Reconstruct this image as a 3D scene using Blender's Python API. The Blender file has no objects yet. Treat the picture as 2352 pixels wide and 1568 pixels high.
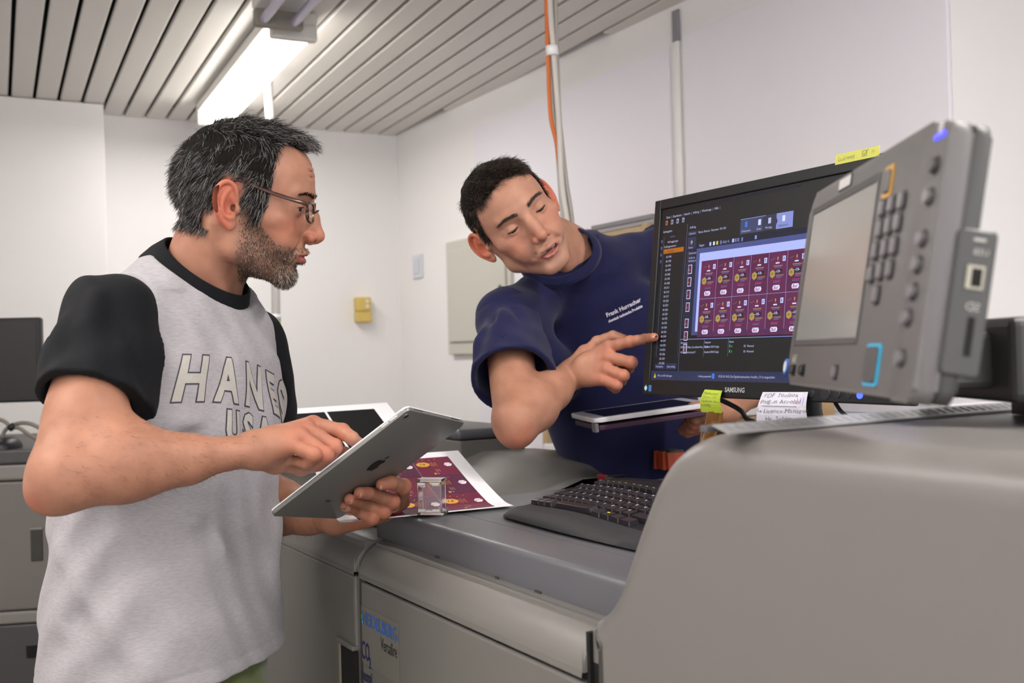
import bpy, bmesh, math, random
import numpy as np
from mathutils import Vector, Matrix
from mathutils.bvhtree import BVHTree
random.seed(7); RNG = np.random.default_rng(7)
S = bpy.context.scene
COL = S.collection
# ------------------------------------------------------------------ camera
FPX, CXP, CYP = 2352 * 37 / 36, 1176.0, 784.0
_ro, _pi = math.radians(1.5), math.radians(.65)
CAM = np.array([0, 0, 1.40])
_f = np.array([0, math.cos(_pi), math.sin(_pi)]); _u0 = np.array([0, -math.sin(_pi), math.cos(_pi)]); _r0 = np.array([1., 0, 0])
_r = _r0 * math.cos(_ro) - _u0 * math.sin(_ro); _u = _u0 * math.cos(_ro) + _r0 * math.sin(_ro)
def un(px, py, Y):
    """measuring aid: world point seen at photograph pixel (px,py) at distance Y"""
    d = _f + _r * (px - CXP) / FPX - _u * (py - CYP) / FPX
    return CAM + d * (Y / d[1])
def ray_z(px, py, z):
    d = _f + _r * (px - CXP) / FPX - _u * (py - CYP) / FPX
    return CAM + d * ((z - CAM[2]) / d[2])
def ray_d(px, py, dd):
    d = _f + _r * (px - CXP) / FPX - _u * (py - CYP) / FPX
    return CAM + d * (dd / (d[0] * DX[0] + d[1] * DX[1]))
cd = bpy.data.cameras.new('camera'); cam = bpy.data.objects.new('camera', cd); COL.objects.link(cam)
cd.lens = 37; cd.sensor_width = 36; cd.clip_start = .05
cam.matrix_world = Matrix(((_r[0], _u[0], -_f[0], CAM[0]), (_r[1], _u[1], -_f[1], CAM[1]), (_r[2], _u[2], -_f[2], CAM[2]), (0, 0, 0, 1)))
cd.dof.use_dof = True; cd.dof.focus_distance = 1.62; cd.dof.aperture_fstop = 5.6
S.camera = cam
# ------------------------------------------------------------------ world, lights, exposure
w = bpy.data.worlds.new('world'); S.world = w; w.use_nodes = True
w.node_tree.nodes['Background'].inputs[0].default_value = (.9, .93, 1, 1); w.node_tree.nodes['Background'].inputs[1].default_value = .3
S.view_settings.view_transform = 'Standard'; S.view_settings.look = 'None'; S.view_settings.gamma = 1
S.view_settings.use_curve_mapping = False; S.view_settings.exposure = 1.0
def area(name, loc, tgt, sx, sy, power, col):
    l = bpy.data.lights.new(name, 'AREA'); l.shape = 'RECTANGLE'; l.size = sx; l.size_y = sy; l.energy = power; l.color = col
    o = bpy.data.objects.new(name, l); COL.objects.link(o); o.location = loc
    d = Vector(tgt) - Vector(loc); o.rotation_euler = d.to_track_quat('-Z', 'Y').to_euler(); return o
AS = np.array([-.44, .898, 0]); AB = np.array([.898, .44, 0])            # slat direction, back-wall direction
COOL_FILL = area('cool_fill_light', (1.6, -1.80, 1.75), (.8, 3, 1.3), 2.6, 1.3, 20, (.90, .93, 1.0))  # added out-of-view area light, cool fill standing in for daylight
# (the ceiling tubes carry their own lights, see ceiling_tube_lamp below)
TUBES = [  # x, y of the lamp's middle, share of the full light
    (-1.04, 4.25, .55), (-.43, 2.83, 0), (-1.28, 1.15, 1.1), (.95, .62, 1.6), (1.75, -.9, 1.3), (-.45, -.55, .85)]
TUBE_W, TUBE_COL = 9.5, (1.0, .965, .94)
# ------------------------------------------------------------------ helpers
def srgb(h):
    if isinstance(h, str):
        h = [int(h[i:i + 2], 16) / 255 for i in (0, 2, 4)]
    return tuple((c / 12.92 if c <= .04045 else ((c + .055) / 1.055) ** 2.4) for c in h) + (1.0,)
MATS = {}
def mat(name, col, rough=.5, metal=0., bump=0., bscale=200., mottle=0., mscale=8., emit=0., spec=.5, sss=0., trans=0., coat=0., detail=3., sheen=0., ior=1.45):
    if name in MATS: return MATS[name]
    m = bpy.data.materials.new(name); m.use_nodes = True; nt = m.node_tree; b = nt.nodes['Principled BSDF']; c = srgb(col)
    b.inputs['Base Color'].default_value = c; b.inputs['Roughness'].default_value = rough; b.inputs['Metallic'].default_value = metal
    b.inputs['Specular IOR Level'].default_value = spec; b.inputs['IOR'].default_value = ior
    b.inputs['Transmission Weight'].default_value = trans; b.inputs['Coat Weight'].default_value = coat
    b.inputs['Sheen Weight'].default_value = sheen
    if sss: b.inputs['Subsurface Weight'].default_value = sss; b.inputs['Subsurface Radius'].default_value = (.9, .35, .2); b.inputs['Subsurface Scale'].default_value = .006
    if emit: b.inputs['Emission Color'].default_value = c; b.inputs['Emission Strength'].default_value = emit
    tc = nt.nodes.new('ShaderNodeTexCoord')
    if mottle:
        n = nt.nodes.new('ShaderNodeTexNoise'); n.inputs['Scale'].default_value = mscale; n.inputs['Detail'].default_value = detail
        nt.links.new(tc.outputs['Object'], n.inputs['Vector'])
        mx = nt.nodes.new('ShaderNodeMix'); mx.data_type = 'RGBA'
        mx.inputs['A'].default_value = tuple(v * (1 - mottle) for v in c[:3]) + (1,); mx.inputs['B'].default_value = tuple(min(1, v * (1 + mottle)) for v in c[:3]) + (1,)
        nt.links.new(n.outputs['Fac'], mx.inputs['Factor']); nt.links.new(mx.outputs['Result'], b.inputs['Base Color'])
    if bump:
        n = nt.nodes.new('ShaderNodeTexNoise'); n.inputs['Scale'].default_value = bscale; n.inputs['Detail'].default_value = 4
        nt.links.new(tc.outputs['Object'], n.inputs['Vector'])
        bp = nt.nodes.new('ShaderNodeBump'); bp.inputs['Strength'].default_value = bump; bp.inputs['Distance'].default_value = .002
        nt.links.new(n.outputs['Fac'], bp.inputs['Height']); nt.links.new(bp.outputs['Normal'], b.inputs['Normal'])
    MATS[name] = m; return m
def tag(o, label=None, cat=None, group=None, kind=None):
    if label: o['label'] = label
    if cat: o['category'] = cat
    if group: o['group'] = group
    if kind: o['kind'] = kind
    return o
def empty(name, loc=(0, 0, 0), label=None, cat=None, group=None):
    o = bpy.data.objects.new(name, None); COL.objects.link(o); o.location = loc; o.empty_display_size = .05
    return tag(o, label, cat, group)
def link(name, me, parent=None, mats=None, smooth=False):
    o = bpy.data.objects.new(name, me); COL.objects.link(o)
    if mats is not None:
        for m in (mats if isinstance(mats, (list, tuple)) else [mats]): me.materials.append(m)
    if smooth: me.polygons.foreach_set('use_smooth', [True] * len(me.polygons))
    if parent is not None:
        o.parent = parent
        root = parent
        while root.parent is not None: root = root.parent
        if parent is root and root.type == 'EMPTY': o.matrix_parent_inverse = Matrix.Translation(-Vector(root.location))
    return o
class MB:
    """collects shapes into one bmesh; xf maps local coordinates to world"""
    def __init__(s, xf=None): s.bm = bmesh.new(); s.xf = xf or (lambda p: p)
    def _v(s, ps): return [s.bm.verts.new(Vector(s.xf(np.asarray(p, float)))) for p in ps]
    def faces(s, ps, fs, mi=0):
        v = s._v(ps); out = []
        for f in fs:
            try: q = s.bm.faces.new([v[i] for i in f]); q.material_index = mi; out.append(q)
            except ValueError: pass
        return out
    def box(s, x0, x1, y0, y1, z0, z1, bev=0., seg=2, mi=0):
        ps = [(x, y, z) for z in (z0, z1) for y in (y0, y1) for x in (x0, x1)]
        fs = s.faces(ps, [(0, 2, 3, 1), (4, 5, 7, 6), (0, 1, 5, 4), (2, 6, 7, 3), (0, 4, 6, 2), (1, 3, 7, 5)], mi)
        if bev:
            es = list({e for f in fs for e in f.edges})
            r = bmesh.ops.bevel(s.bm, geom=es, offset=bev, segments=seg, profile=.5, affect='EDGES')
            for f in r['faces']: f.material_index = mi
        return s
    def prism(s, poly, fn, n0, n1, bev=0., seg=2, mi=0):
        """poly: 2d points; fn(p,q,t) -> local xyz; extruded t=n0..n1"""
        n = len(poly); ps = [fn(p[0], p[1], n0) for p in poly] + [fn(p[0], p[1], n1) for p in poly]
        fs = [tuple(range(n))[::-1], tuple(range(n, 2 * n))] + [(i, (i + 1) % n, n + (i + 1) % n, n + i) for i in range(n)]
        F = s.faces(ps, fs, mi)
        if bev:
            es = list({e for f in F[:2] for e in f.edges})
            r = bmesh.ops.bevel(s.bm, geom=es, offset=bev, segments=seg, profile=.5, affect='EDGES')
            for f in r['faces']: f.material_index = mi
        return s
    def tube(s, pts, r, seg=8, cap=True, mi=0, flat=1.):
        pts = [np.asarray(p, float) for p in pts]; n = len(pts); rs = r if hasattr(r, '__len__') else [r] * n
        rings = []; up = None
        for i in range(n):
            t = pts[min(i + 1, n - 1)] - pts[max(i - 1, 0)]; t = t / (np.linalg.norm(t) + 1e-12)
            if up is None:
                a = np.array([0, 0, 1.]) if abs(t[2]) < .9 else np.array([1., 0, 0]); e = np.cross(t, a)
            else: e = up - t * np.dot(up, t)
            e = e / (np.linalg.norm(e) + 1e-12); up = e; g = np.cross(t, e)
            rings.append(s._v([pts[i] + rs[i] * (math.cos(2 * math.pi * k / seg) * e + flat * math.sin(2 * math.pi * k / seg) * g) for k in range(seg)]))
        for i in range(n - 1):
            for k in range(seg):
                f = s.bm.faces.new((rings[i][k], rings[i][(k + 1) % seg], rings[i + 1][(k + 1) % seg], rings[i + 1][k])); f.material_index = mi; f.smooth = True
        if cap:
            for R in (rings[0][::-1], rings[-1]):
                f = s.bm.faces.new(R); f.material_index = mi
        return s
    def build(s, name, mats, parent=None, smooth=False, autosmooth=None):
        bmesh.ops.recalc_face_normals(s.bm, faces=s.bm.faces)
        me = bpy.data.meshes.new(name); s.bm.to_mesh(me); s.bm.free()
        o = link(name, me, parent, mats)
        if smooth or autosmooth:
            me.polygons.foreach_set('use_smooth', [True] * len(me.polygons))
            me.set_sharp_from_angle(angle=math.radians(autosmooth or 180))
        return o
def frame(o, ex, ey, ez):
    o, ex, ey, ez = (np.asarray(v, float) for v in (o, ex, ey, ez))
    return lambda p: o + p[0] * ex + p[1] * ey + p[2] * ez
def smooth_path(pts, n=6):
    """Catmull-Rom through pts"""
    P = [np.asarray(p, float) for p in pts]; P = [2 * P[0] - P[1]] + P + [2 * P[-1] - P[-2]]; out = []
    for i in range(1, len(P) - 2):
        for k in range(n):
            t = k / n; a, b, c, d = P[i - 1:i + 3]
            out.append(.5 * (2 * b + (c - a) * t + (2 * a - 5 * b + 4 * c - d) * t * t + (3 * b - a - 3 * c + d) * t ** 3))
    return out + [P[-2]]
FONT_CACHE = {}
def text_tris(txt, size=1., sx=1., align='LEFT', offset=0., shear=0., res=2):
    """triangles (2d) of a line of text"""
    c = bpy.data.curves.new('t', 'FONT'); c.body = txt; c.size = size; c.align_x = align; c.offset = offset; c.shear = shear; c.resolution_u = res; c.fill_mode = 'FRONT'
    o = bpy.data.objects.new('t', c); COL.objects.link(o)
    me = o.to_mesh(); me.calc_loop_triangles()
    V = np.array([v.co[:2] for v in me.vertices]) if len(me.vertices) else np.zeros((0, 2)); T = [tuple(t.vertices) for t in me.loop_triangles]
    o.to_mesh_clear(); bpy.data.objects.remove(o); bpy.data.curves.remove(c)
    if len(V): V = V * [sx, 1]
    return V, T
class Canvas:
    """flat print: coloured polygons in (s,t), later laid on a real surface by fn(s,t,layer)"""
    def __init__(s): s.P = []; s.mats = []
    def mi(s, m):
        if m not in s.mats: s.mats.append(m)
        return s.mats.index(m)
    def poly(s, pts, m, layer=1): s.P.append((np.asarray(pts, float), [tuple(range(len(pts)))], s.mi(m), layer)); return s
    def rect(s, x0, y0, x1, y1, m, layer=1, nx=1, ny=1):
        if nx == 1 and ny == 1: return s.poly([(x0, y0), (x1, y0), (x1, y1), (x0, y1)], m, layer)
        xs = np.linspace(x0, x1, nx + 1); ys = np.linspace(y0, y1, ny + 1)
        V = [(x, y) for y in ys for x in xs]; F = [(j * (nx + 1) + i, j * (nx + 1) + i + 1, (j + 1) * (nx + 1) + i + 1, (j + 1) * (nx + 1) + i) for j in range(ny) for i in range(nx)]
        s.P.append((np.array(V), F, s.mi(m), layer)); return s
    def ngon(s, cx, cy, rx, ry, m, layer=1, n=20, rot=0.):
        return s.poly([(cx + rx * math.cos(rot + 2 * math.pi * k / n), cy + ry * math.sin(rot + 2 * math.pi * k / n)) for k in range(n)], m, layer)
    def line(s, pts, wd, m, layer=1):
        for (a, b) in zip(pts[:-1], pts[1:]):
            a = np.array(a, float); b = np.array(b, float); d = b - a; d = d / (np.linalg.norm(d) + 1e-9); n = np.array([-d[1], d[0]]) * wd / 2; e = d * wd * .3
            s.poly([a - e - n, b + e - n, b + e + n, a - e + n], m, layer)
        return s
    def text(s, x, y, txt, size, m, layer=2, sx=1., align='LEFT', rot=0., offset=0., shear=0.):
        V, T = text_tris(txt, size, sx, align, offset, shear)
        if not len(V): return s
        c, q = math.cos(rot), math.sin(rot); V = np.stack([x + V[:, 0] * c - V[:, 1] * q, y + V[:, 0] * q + V[:, 1] * c], 1)
        s.P.append((V, T, s.mi(m), layer)); return s
    def build(s, name, fn, parent=None, kind=None):
        vs, fs, ms = [], [], []
        for V, F, mi, ly in s.P:
            b = len(vs); vs += [tuple(fn(p[0], p[1], ly)) for p in V]
            for f in F: fs.append(tuple(b + i for i in f)); ms.append(mi)
        me = bpy.data.meshes.new(name); me.from_pydata(vs, [], fs); me.polygons.foreach_set('material_index', ms)
        o = link(name, me, parent, s.mats)
        if kind: o['kind'] = kind
        return o
# ------------------------------------------------------------------ materials
WALL = mat('wall_paint', 'f2f0f0', .85, bump=.12, bscale=90, mottle=.015, mscale=3)
CEILM = mat('slat_white', 'dcd8d2', .42, mottle=.03, mscale=4)
CEILB = mat('ceiling_void', '171512', .9)
GREY = mat('printer_grey', '716e6a', .40, bump=.10, bscale=900, mottle=.02, mscale=5)
GREYL = mat('printer_grey_light', '6e6b67', .40, bump=.10, bscale=900, mottle=.02, mscale=5)
GREYD = mat('printer_grey_dark', '5b5b60', .34, bump=.12, bscale=900, mottle=.02, mscale=5)
GAP = mat('gap_dark', '141312', .9)
BLACK = mat('black_plastic', '17171a', .42, bump=.08, bscale=700)
BLACKG = mat('black_gloss', '0c0c10', .16)
WHITEP = mat('paper_white', 'efeef2', .6)
# ------------------------------------------------------------------ the room
ZC = 2.60
C0 = np.array([-.601, 5.717, 0]); UX = np.array([.505, -.863, 0]); DX = np.array([.863, .505, 0])
RW = C0 + UX * 3.48
pB = C0 - AB * 3.2; pL = pB - AS * 7.2; pR1 = RW + AB * 1.5; pR2 = pR1 - AS * 6.2
def wall(name, a, b, thick=.12, z0=0., z1=ZC + .1, m=WALL):
    a = np.array(a[:2]); b = np.array(b[:2]); d = b - a; L = np.linalg.norm(d); d = d / L; n = np.array([d[1], -d[0]])   # outward on the right of a->b
    fr = lambda p: np.array([*(a + d * p[0] + n * p[1]), p[2]])
    o = MB(fr).box(0, L, 0, thick, z0, z1).build(name, m); o['kind'] = 'structure'; return o
wall('wall_back', C0, pB); wall('wall_left', pB, pL)
wall('wall_right', RW, C0); wall('wall_niche', pR1, RW); wall('wall_far_right', pR2, pR1)
wr = wall('wall_rear', pL, pR2)
# floor
FLOOR = mat('floor_vinyl', '8f8a84', .45, mottle=.08, mscale=12)
m = MB(); m.faces([(*p[:2], z) for z in (-.05, 0) for p in (C0, pB, pL, pR2, pR1, RW)], [(0, 1, 2, 3, 4, 5), (11, 10, 9, 8, 7, 6)] + [(i, i + 6, (i + 1) % 6 + 6, (i + 1) % 6) for i in range(6)])
fl = m.build('floor', FLOOR); fl['kind'] = 'structure'
# ceiling: dark void board with real metal slats below it
m = MB(); m.faces([(*p[:2], z) for z in (ZC + .06, ZC + .12) for p in (C0, pB, pL, pR2, pR1, RW)], [(0, 1, 2, 3, 4, 5), (11, 10, 9, 8, 7, 6)] + [(i, i + 6, (i + 1) % 6 + 6, (i + 1) % 6) for i in range(6)])
ce = m.build('ceiling', CEILB); ce['kind'] = 'structure'
room = [C0, pB, pL, pR2, pR1, RW]
def clip_line(off):
    """interval along AS (from origin C0) inside the room at offset off along AB"""
    ts = []
    for a, b in zip(room, room[1:] + room[:1]):
        a2 = np.array([(a - C0) @ AB, (a - C0) @ AS]); b2 = np.array([(b - C0) @ AB, (b - C0) @ AS])
        if (a2[0] - off) * (b2[0] - off) < 0: t = (off - a2[0]) / (b2[0] - a2[0]); ts.append(a2[1] + t * (b2[1] - a2[1]))
    return (min(ts), max(ts)) if len(ts) >= 2 else None
prof = [(-.0425, .016), (-.0425, .004), (-.0385, 0), (.0385, 0), (.0425, .004), (.0425, .016), (.0405, .016), (.0405, .006), (-.0405, .006), (-.0405, .016)]
for k in range(-31, 34):
    off = k * .1 + .048
    iv = clip_line(off)
    if iv is None: continue
    fr = lambda p: C0 + AB * (off + p[0]) + AS * p[1] + np.array([0, 0, ZC + p[2]])
    MB(fr).prism(prof, lambda p, q, t: (p, t, q), iv[0] + .004, iv[1] - .002).build('slat', CEILM, ce)
# closet pier on the left of the back wall
e0 = np.array([-1.8537, 4.8389, 0]); e1 = np.array([-2.2324, 4.635, 0]); dd = (e1 - e0) / np.linalg.norm(e1 - e0); nn = np.array([dd[1], -dd[0], 0])
fr = frame(e0, dd, nn, (0, 0, 1))
o = MB(fr).box(0, 1.4, 0, .34, 0, ZC - .003, .004).build('wall_pier', WALL); o['kind'] = 'structure'
# white boards fixed on the right-hand wall and the strip between them
def rw(t, off, z): return C0 + UX * t - DX * off + np.array([0, 0, z])
frw = lambda p: rw(p[0], p[1], p[2])
PANELM = mat('wall_board', 'efedf5', .7, bump=.08, bscale=60)
o = MB(frw).box(.9, 2.345, .001, .012, .9, ZC - .14, .002).build('trim_1', PANELM); o['kind'] = 'structure'
o = MB(frw).box(2.43, 3.479, .001, .014, .9, ZC - .12, .002).build('trim_2', PANELM); o['kind'] = 'structure'
o = MB(frw).box(2.374, 2.402, .001, .010, .0, ZC - .09, .003).build('trim_3', mat('strip_white', 'efedec', .5)); o['kind'] = 'structure'
o = MB(frw).box(2.371, 2.405, .001, .012, ZC - .13, ZC - .02, .003).build('trim_4', mat('strip_cap', '8d8b90', .4)); o['kind'] = 'structure'
# unseen window frame added on the rear wall for the cool fill light
o = MB().box(.2, 3.0, -1.965, -1.93, 1.05, 1.09).box(.2, 3.0, -1.965, -1.93, 2.41, 2.45).box(.2, .25, -1.965, -1.93, 1.05, 2.45).box(2.95, 3.0, -1.965, -1.93, 1.05, 2.45).box(1.58, 1.62, -1.965, -1.93, 1.05, 2.45).build('added_window_1', mat('added_frame', 'e8e8e8', .4)); o['kind'] = 'structure'
# ------------------------------------------------------------------ ceiling lamps
LAMPW = mat('lamp_white', 'e4e2de', .35); LAMPG = mat('lamp_end_grey', '8f8a80', .5)
TUBE_ON = mat('tube_lit', 'fffaf2', .3, emit=7.); TUBE_OFF = mat('tube_unlit', 'b4aec6', .25, coat=.5)
LAMP_LABEL = ['lit twin-tube ceiling lamp over the older man near the back wall', 'unlit twin-tube ceiling lamp cut by the top edge of the picture', 'lit twin-tube ceiling lamp beside the left wall', 'lit twin-tube ceiling lamp above the printer', 'lit twin-tube ceiling lamp near the rear wall', 'lit twin-tube ceiling lamp behind the photographer']
def ceiling_tube_lamp(i, x, y, lit):
    L = .73; z = 2.555
    root = empty('ceiling_tube_lamp', (x, y, z), LAMP_LABEL[i], 'lamp', 'twin-tube ceiling lamps')
    fr = frame((x, y, z), AB, AS, (0, 0, 1))
    MB(fr).box(-.085, .085, -L, L, -.004, .04, .008).build('housing', LAMPW, root)
    for s in (-1, 1):
        MB(fr).tube([(s * .05, -L + .03, -.038), (s * .05, L - .03, -.038)], .0165, 14).build('tube', TUBE_ON if lit else TUBE_OFF, root, smooth=True, autosmooth=40)
    for s in (-1, 1):
        MB(fr).box(-.082, .082, s * (L - .012) - .018, s * (L - .012) + .018, -.062, .0, .010, 3).build('end_cap', LAMPG if not lit else LAMPW, root)
    if lit:
        l = area('tube_light', fr((0, 0, -.066)), fr((0, 0, -1)), .12, 1.4, TUBE_W * lit, TUBE_COL)
        l.rotation_euler.z = math.atan2(AS[1], AS[0]) - math.pi / 2
for i, (x, y, lit) in enumerate(TUBES): ceiling_tube_lamp(i, x, y, lit)
# ------------------------------------------------------------------ small things on the walls
def ray_pl(px, py, p0, n):
    d = _f + _r * (px - CXP) / FPX - _u * (py - CYP) / FPX
    return CAM + d * (((np.asarray(p0) - CAM) @ n) / (d @ n))
b0 = ray_pl(829, 712, C0, AS) - AS * .031; fb = frame(b0, AB, AS, (0, 0, 1))
root = empty('signal_box', b0, 'small yellow plastic box on the back wall', 'box')
YEL = mat('yellow_plastic', 'd9bd6a', .5)
MB(fb).box(-.04, .04, -.03, .03, -.008, .066, .006).build('upper_housing', YEL, root)
MB(fb).box(-.04, .04, -.03, .03, -.066, -.010, .006).build('lower_housing', YEL, root)
for z in (.045, .018): MB(fb).tube([(.016, -.029, z), (.016, -.035, z)], .010, 14).build('button', mat('cream_button', 'e8e2cc', .4), root)
z0 = ray_d(962, 612, DX @ C0)[2]; t0 = (ray_d(962, 612, DX @ C0) - C0) @ UX
root = empty('wall_switch', rw(t0, 0, z0), 'white wall plate beside the room corner', 'switch')
MB(frw).box(t0 - .055, t0 + .055, .001, .012, z0 - .062, z0 + .062, .004).build('plate', mat('switch_white', 'dcdee6', .4), root)
MB(frw).box(t0 - .035, t0 + .035, .012, .017, z0 - .04, z0 + .04, .003).build('rocker', mat('switch_blue', 'd3d8e4', .4), root)
# electrical cabinet door
q0 = ray_d(1036, 558, DX @ C0); q1 = ray_d(1046, 814, DX @ C0); ta = (q0 - C0) @ UX; za, zb = q1[2], q0[2]
root = empty('fuse_cabinet', rw(ta, 0, za), 'flat grey-beige fuse cabinet on the wall behind the younger man', 'cabinet')
CAB = mat('cabinet_beige', 'c9c7bd', .5)
MB(frw).box(ta, ta + .62, .001, .03, za, zb, .004).build('frame', CAB, root)
MB(frw).box(ta + .03, ta + .59, .03, .042, za + .06, zb - .045, .005).build('door', CAB, root)
MB(frw).box(ta + .54, ta + .56, .042, .05, (za + zb) / 2 - .03, (za + zb) / 2 + .03, .003).build('latch', mat('latch_grey', '77756f', .4), root)
# hanging white conduit with a green cable, by the back wall
cp = [ray_z(616, 196, ZC + .05)]
Yc = 4.35
cp = [un(614, 150, Yc), un(618, 230, Yc), un(625, 400, Yc), un(633, 660, Yc), un(634, 820, Yc), un(634, 1000, Yc), un(632, 1300, Yc)]
cp[0][2] = ZC + .05
root = empty('cable_conduit', (cp[-1][0], cp[-1][1], cp[-1][2]), 'thin white conduit hanging from the ceiling behind the older man', 'conduit')
MB().tube(smooth_path(cp, 5), .018, 10).build('pipe', mat('conduit_white', 'c9c6c4', .45), root, smooth=True, autosmooth=50)
gp = [un(641, 735, Yc - .02), un(640, 790, Yc - .02), un(634, 860, Yc - .02), un(634, 1050, Yc - .02)]
MB().tube(smooth_path(gp, 5), .007, 8).build('green_cable', mat('cable_green', '7f8f4a', .5), root, smooth=True)
MB().tube([un(634, 722, Yc), un(634, 734, Yc)], .021, 10).build('clip', mat('clip_white', 'e8e8e8', .4), root)
# bundle of data cables from the ceiling
Yk = 2.75
root = empty('cable_bundle', un(1330, 900, Yk), 'bundle of grey and orange data cables hanging from the ceiling', 'cable')
cen = [(1262, -160), (1262, 0), (1268, 115), (1276, 260), (1283, 330), (1290, 420), (1300, 500), (1316, 640), (1345, 900)]
cg = [mat('cable_grey_%d' % i, c, .45) for i, c in enumerate(('b9b4ae', 'c9c4be', 'aaa49c', 'd2cec8'))]
co = mat('cable_orange', 'cf6a2a', .45)
offs = [(-10, 0, co, .0055), (-5, 8, cg[0], .0075), (3, 0, cg[1], .008), (10, 7, cg[2], .0065), (0, 14, cg[3], .007)]
for j, (dx, dy, mm, r) in enumerate(offs):
    pts = []
    for i, (x, y) in enumerate(cen):
        k = 1.0 if mm is not co else (1.0 if y < 300 else .2)
        wob = 3 * math.sin(i * 1.3 + j * 2.1)
        pts.append(un(x + dx * k + wob * (i != 2), y, Yk + dy * .0015 + (.008 if mm is co and y > 300 else 0)))
    pts[0][2] = ZC + .05
    MB().tube(smooth_path(pts, 5), r, 8).build('cable', mm, root, smooth=True)
MB().tube([un(1267, 106, Yk), un(1269, 128, Yk)], .0165, 14).build('tape', mat('tape_white', 'f2f2f4', .5), root)
# ------------------------------------------------------------------ wooden shelf unit behind the younger man
WOOD = mat('shelf_wood', 'bfa57e', .55, mottle=.14, mscale=14, bump=.08, bscale=40); WOODB = mat('shelf_wood_back', '977d57', .6, mottle=.12, mscale=10)
dw = DX @ C0
def sh(a, d, z): return UX * a + DX * d + np.array([0, 0, z])
fsh = lambda p: UX * p[0] + DX * p[1] + np.array([0, 0, p[2]])
aL = (ray_d(1246, 1000, 2.02)) @ UX; aR = aL + 2.0
root = empty('shelf_unit', sh(aL, 2.02, 0), 'open light-wood shelf unit against the right-hand wall', 'shelf')
for a, zt9 in ((aL, 1.795), (aL + .62, 1.795), (aL + 1.24, 1.795), (aR - .026, 1.25)): MB(fsh).box(a, a + .026, 2.02, dw - .03, 0, zt9, .002).build('side_panel', WOOD, root)
for z in (.08, .55, .965, 1.21, 1.50, 1.79): MB(fsh).box(aL, aR if z < 1.3 else aL + 1.26, 2.025, dw - .03, z - .022, z, .002).build('shelf_board', WOOD, root)
MB(fsh).box(aL, aL + 1.26, dw - .03, dw - .018, .05, 1.795).build('back_board', WOODB, root)
PST = mat('paper_stack', 'e8e6ee', .7, mottle=.02, mscale=60)
def ream(a0, a1, z, h, label, txt=None, d0=2.0):
    r = empty('paper_ream', sh((a0 + a1) / 2, d0 + .12, z), label, 'paper', 'paper reams on the wooden shelves')
    MB(fsh).box(a0, a1, d0, d0 + .21, z, z + h, .004).build('wrapped_stack', PST, r)
    MB(fsh).box(a0 + .004, a1 - .004, d0 - .001, d0 + .02, z + h * .48, z + h * .52).build('wrapper_fold', mat('paper_fold', 'c4c3cf', .7), r)
    if txt:
        cv = Canvas(); cv.text(a0 + .03, z + h * .62, txt, .02, mat('ink_blue', '3b4480', .6)); cv.build('print', lambda s, t, l: sh(s, d0 - .0015, t), r)
ream(aL - .0 + .03, aL + .33, .967, .055, 'white wrapped paper ream low on the wooden shelf beside the blue T-shirt', 'A3 80g')
ream(aL + .035, aL + .34, 1.023, .05, 'white paper ream on top of another, left end of the wooden shelf')
ream(aL + .78, aL + 1.08, 1.212, .055, 'white paper ream on the shelf seen under the large monitor')
ream(aL + 1.40, aL + 1.72, 1.212, .05, 'white paper ream on the shelf seen under the control panel')
rt = empty('ring_binder', sh(aL + .27, 2.1, 1.79), 'flat red binder on top of the wooden shelf', 'binder')
MB(fsh).box(aL + .12, aL + .30, 2.03, 2.29, 1.792, 1.816, .004).build('cover', mat('binder_red', 'b01c2a', .45), rt)
MB(fsh).box(aL + .13, aL + .29, 2.035, 2.285, 1.796, 1.812).build('pages', WHITEP, rt)
rt = empty('storage_box', sh(aL + .5, 2.1, 1.79), 'flat grey box on top of the wooden shelf beside the red binder', 'box')
MB(fsh).box(aL + .34, aL + .66, 2.03, 2.3, 1.792, 1.808, .003).build('body', mat('box_grey', 'a9a6a8', .5), rt)
MB(fsh).box(aL + .335, aL + .665, 2.025, 2.305, 1.806, 1.822, .003).build('lid', mat('box_lid', '8d8a8e', .5), rt)
# ------------------------------------------------------------------ grey cabinet and dark monitor far left
ye = 3.0
qa = un(0, 1030, ye); ex = np.array([.985, .17, 0]); ey = np.array([-.17, .985, 0])
zt = qa[2]; fc = frame((qa[0], qa[1], 0), ex, ey, (0, 0, 1))
root = empty('paper_feed_cabinet', fc((-.2, .3, 0)), 'grey paper-feed cabinet with recessed handles at the left edge', 'cabinet')
CG = mat('cabinet_grey', '6a6662', .45, bump=.08, bscale=600); CGL = mat('cabinet_grey_light', '7b7773', .42); CGD = mat('cabinet_grey_dark', '444243', .45)
hz = lambda y: zt - (y - 1030) * ye / FPX
MB(fc).box(-.7, .40, .02, .75, .06, hz(1066)).build('body', CG, root)
MB(fc).box(-.7, .41, -.01, .76, hz(1066), hz(1034), .006).build('top_plate', CGD, root)
MB(fc).box(-.7, .40, -.004, .1, hz(1104), hz(1067), .008).build('upper_band', CGL, root)
MB(fc).box(-.7, .40, -.006, .1, hz(1432), hz(1404), .006).build('ledge', CGL, root)
dr = MB(fc).box(-.7, .138, -.002, .06, hz(1402), hz(1107), .006).build('door', CG, root)
MB(fc).box(.078, .110, -.006, -.0015, hz(1291), hz(1221), .002).build('handle_recess', mat('recess_dark', '35322e', .6), dr)
MB(fc).box(.076, .112, -.008, -.002, hz(1219), hz(1214), .001).build('handle_lip', CGL, dr)
MB(fc).box(.139, .149, .0, .04, hz(1402), hz(1107)).build('door_gap', GAP, root)
MB(fc).box(.150, .40, -.002, .06, hz(1402), hz(1107), .006).build('side_door', CG, root)
dr = MB(fc).box(-.7, .40, -.002, .06, .08, hz(1434), .006).build('drawer', CGD, root)
MB(fc).box(.06, .24, -.006, -.0015, hz(1512), hz(1484), .002).build('handle_recess', GAP, dr)
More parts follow.
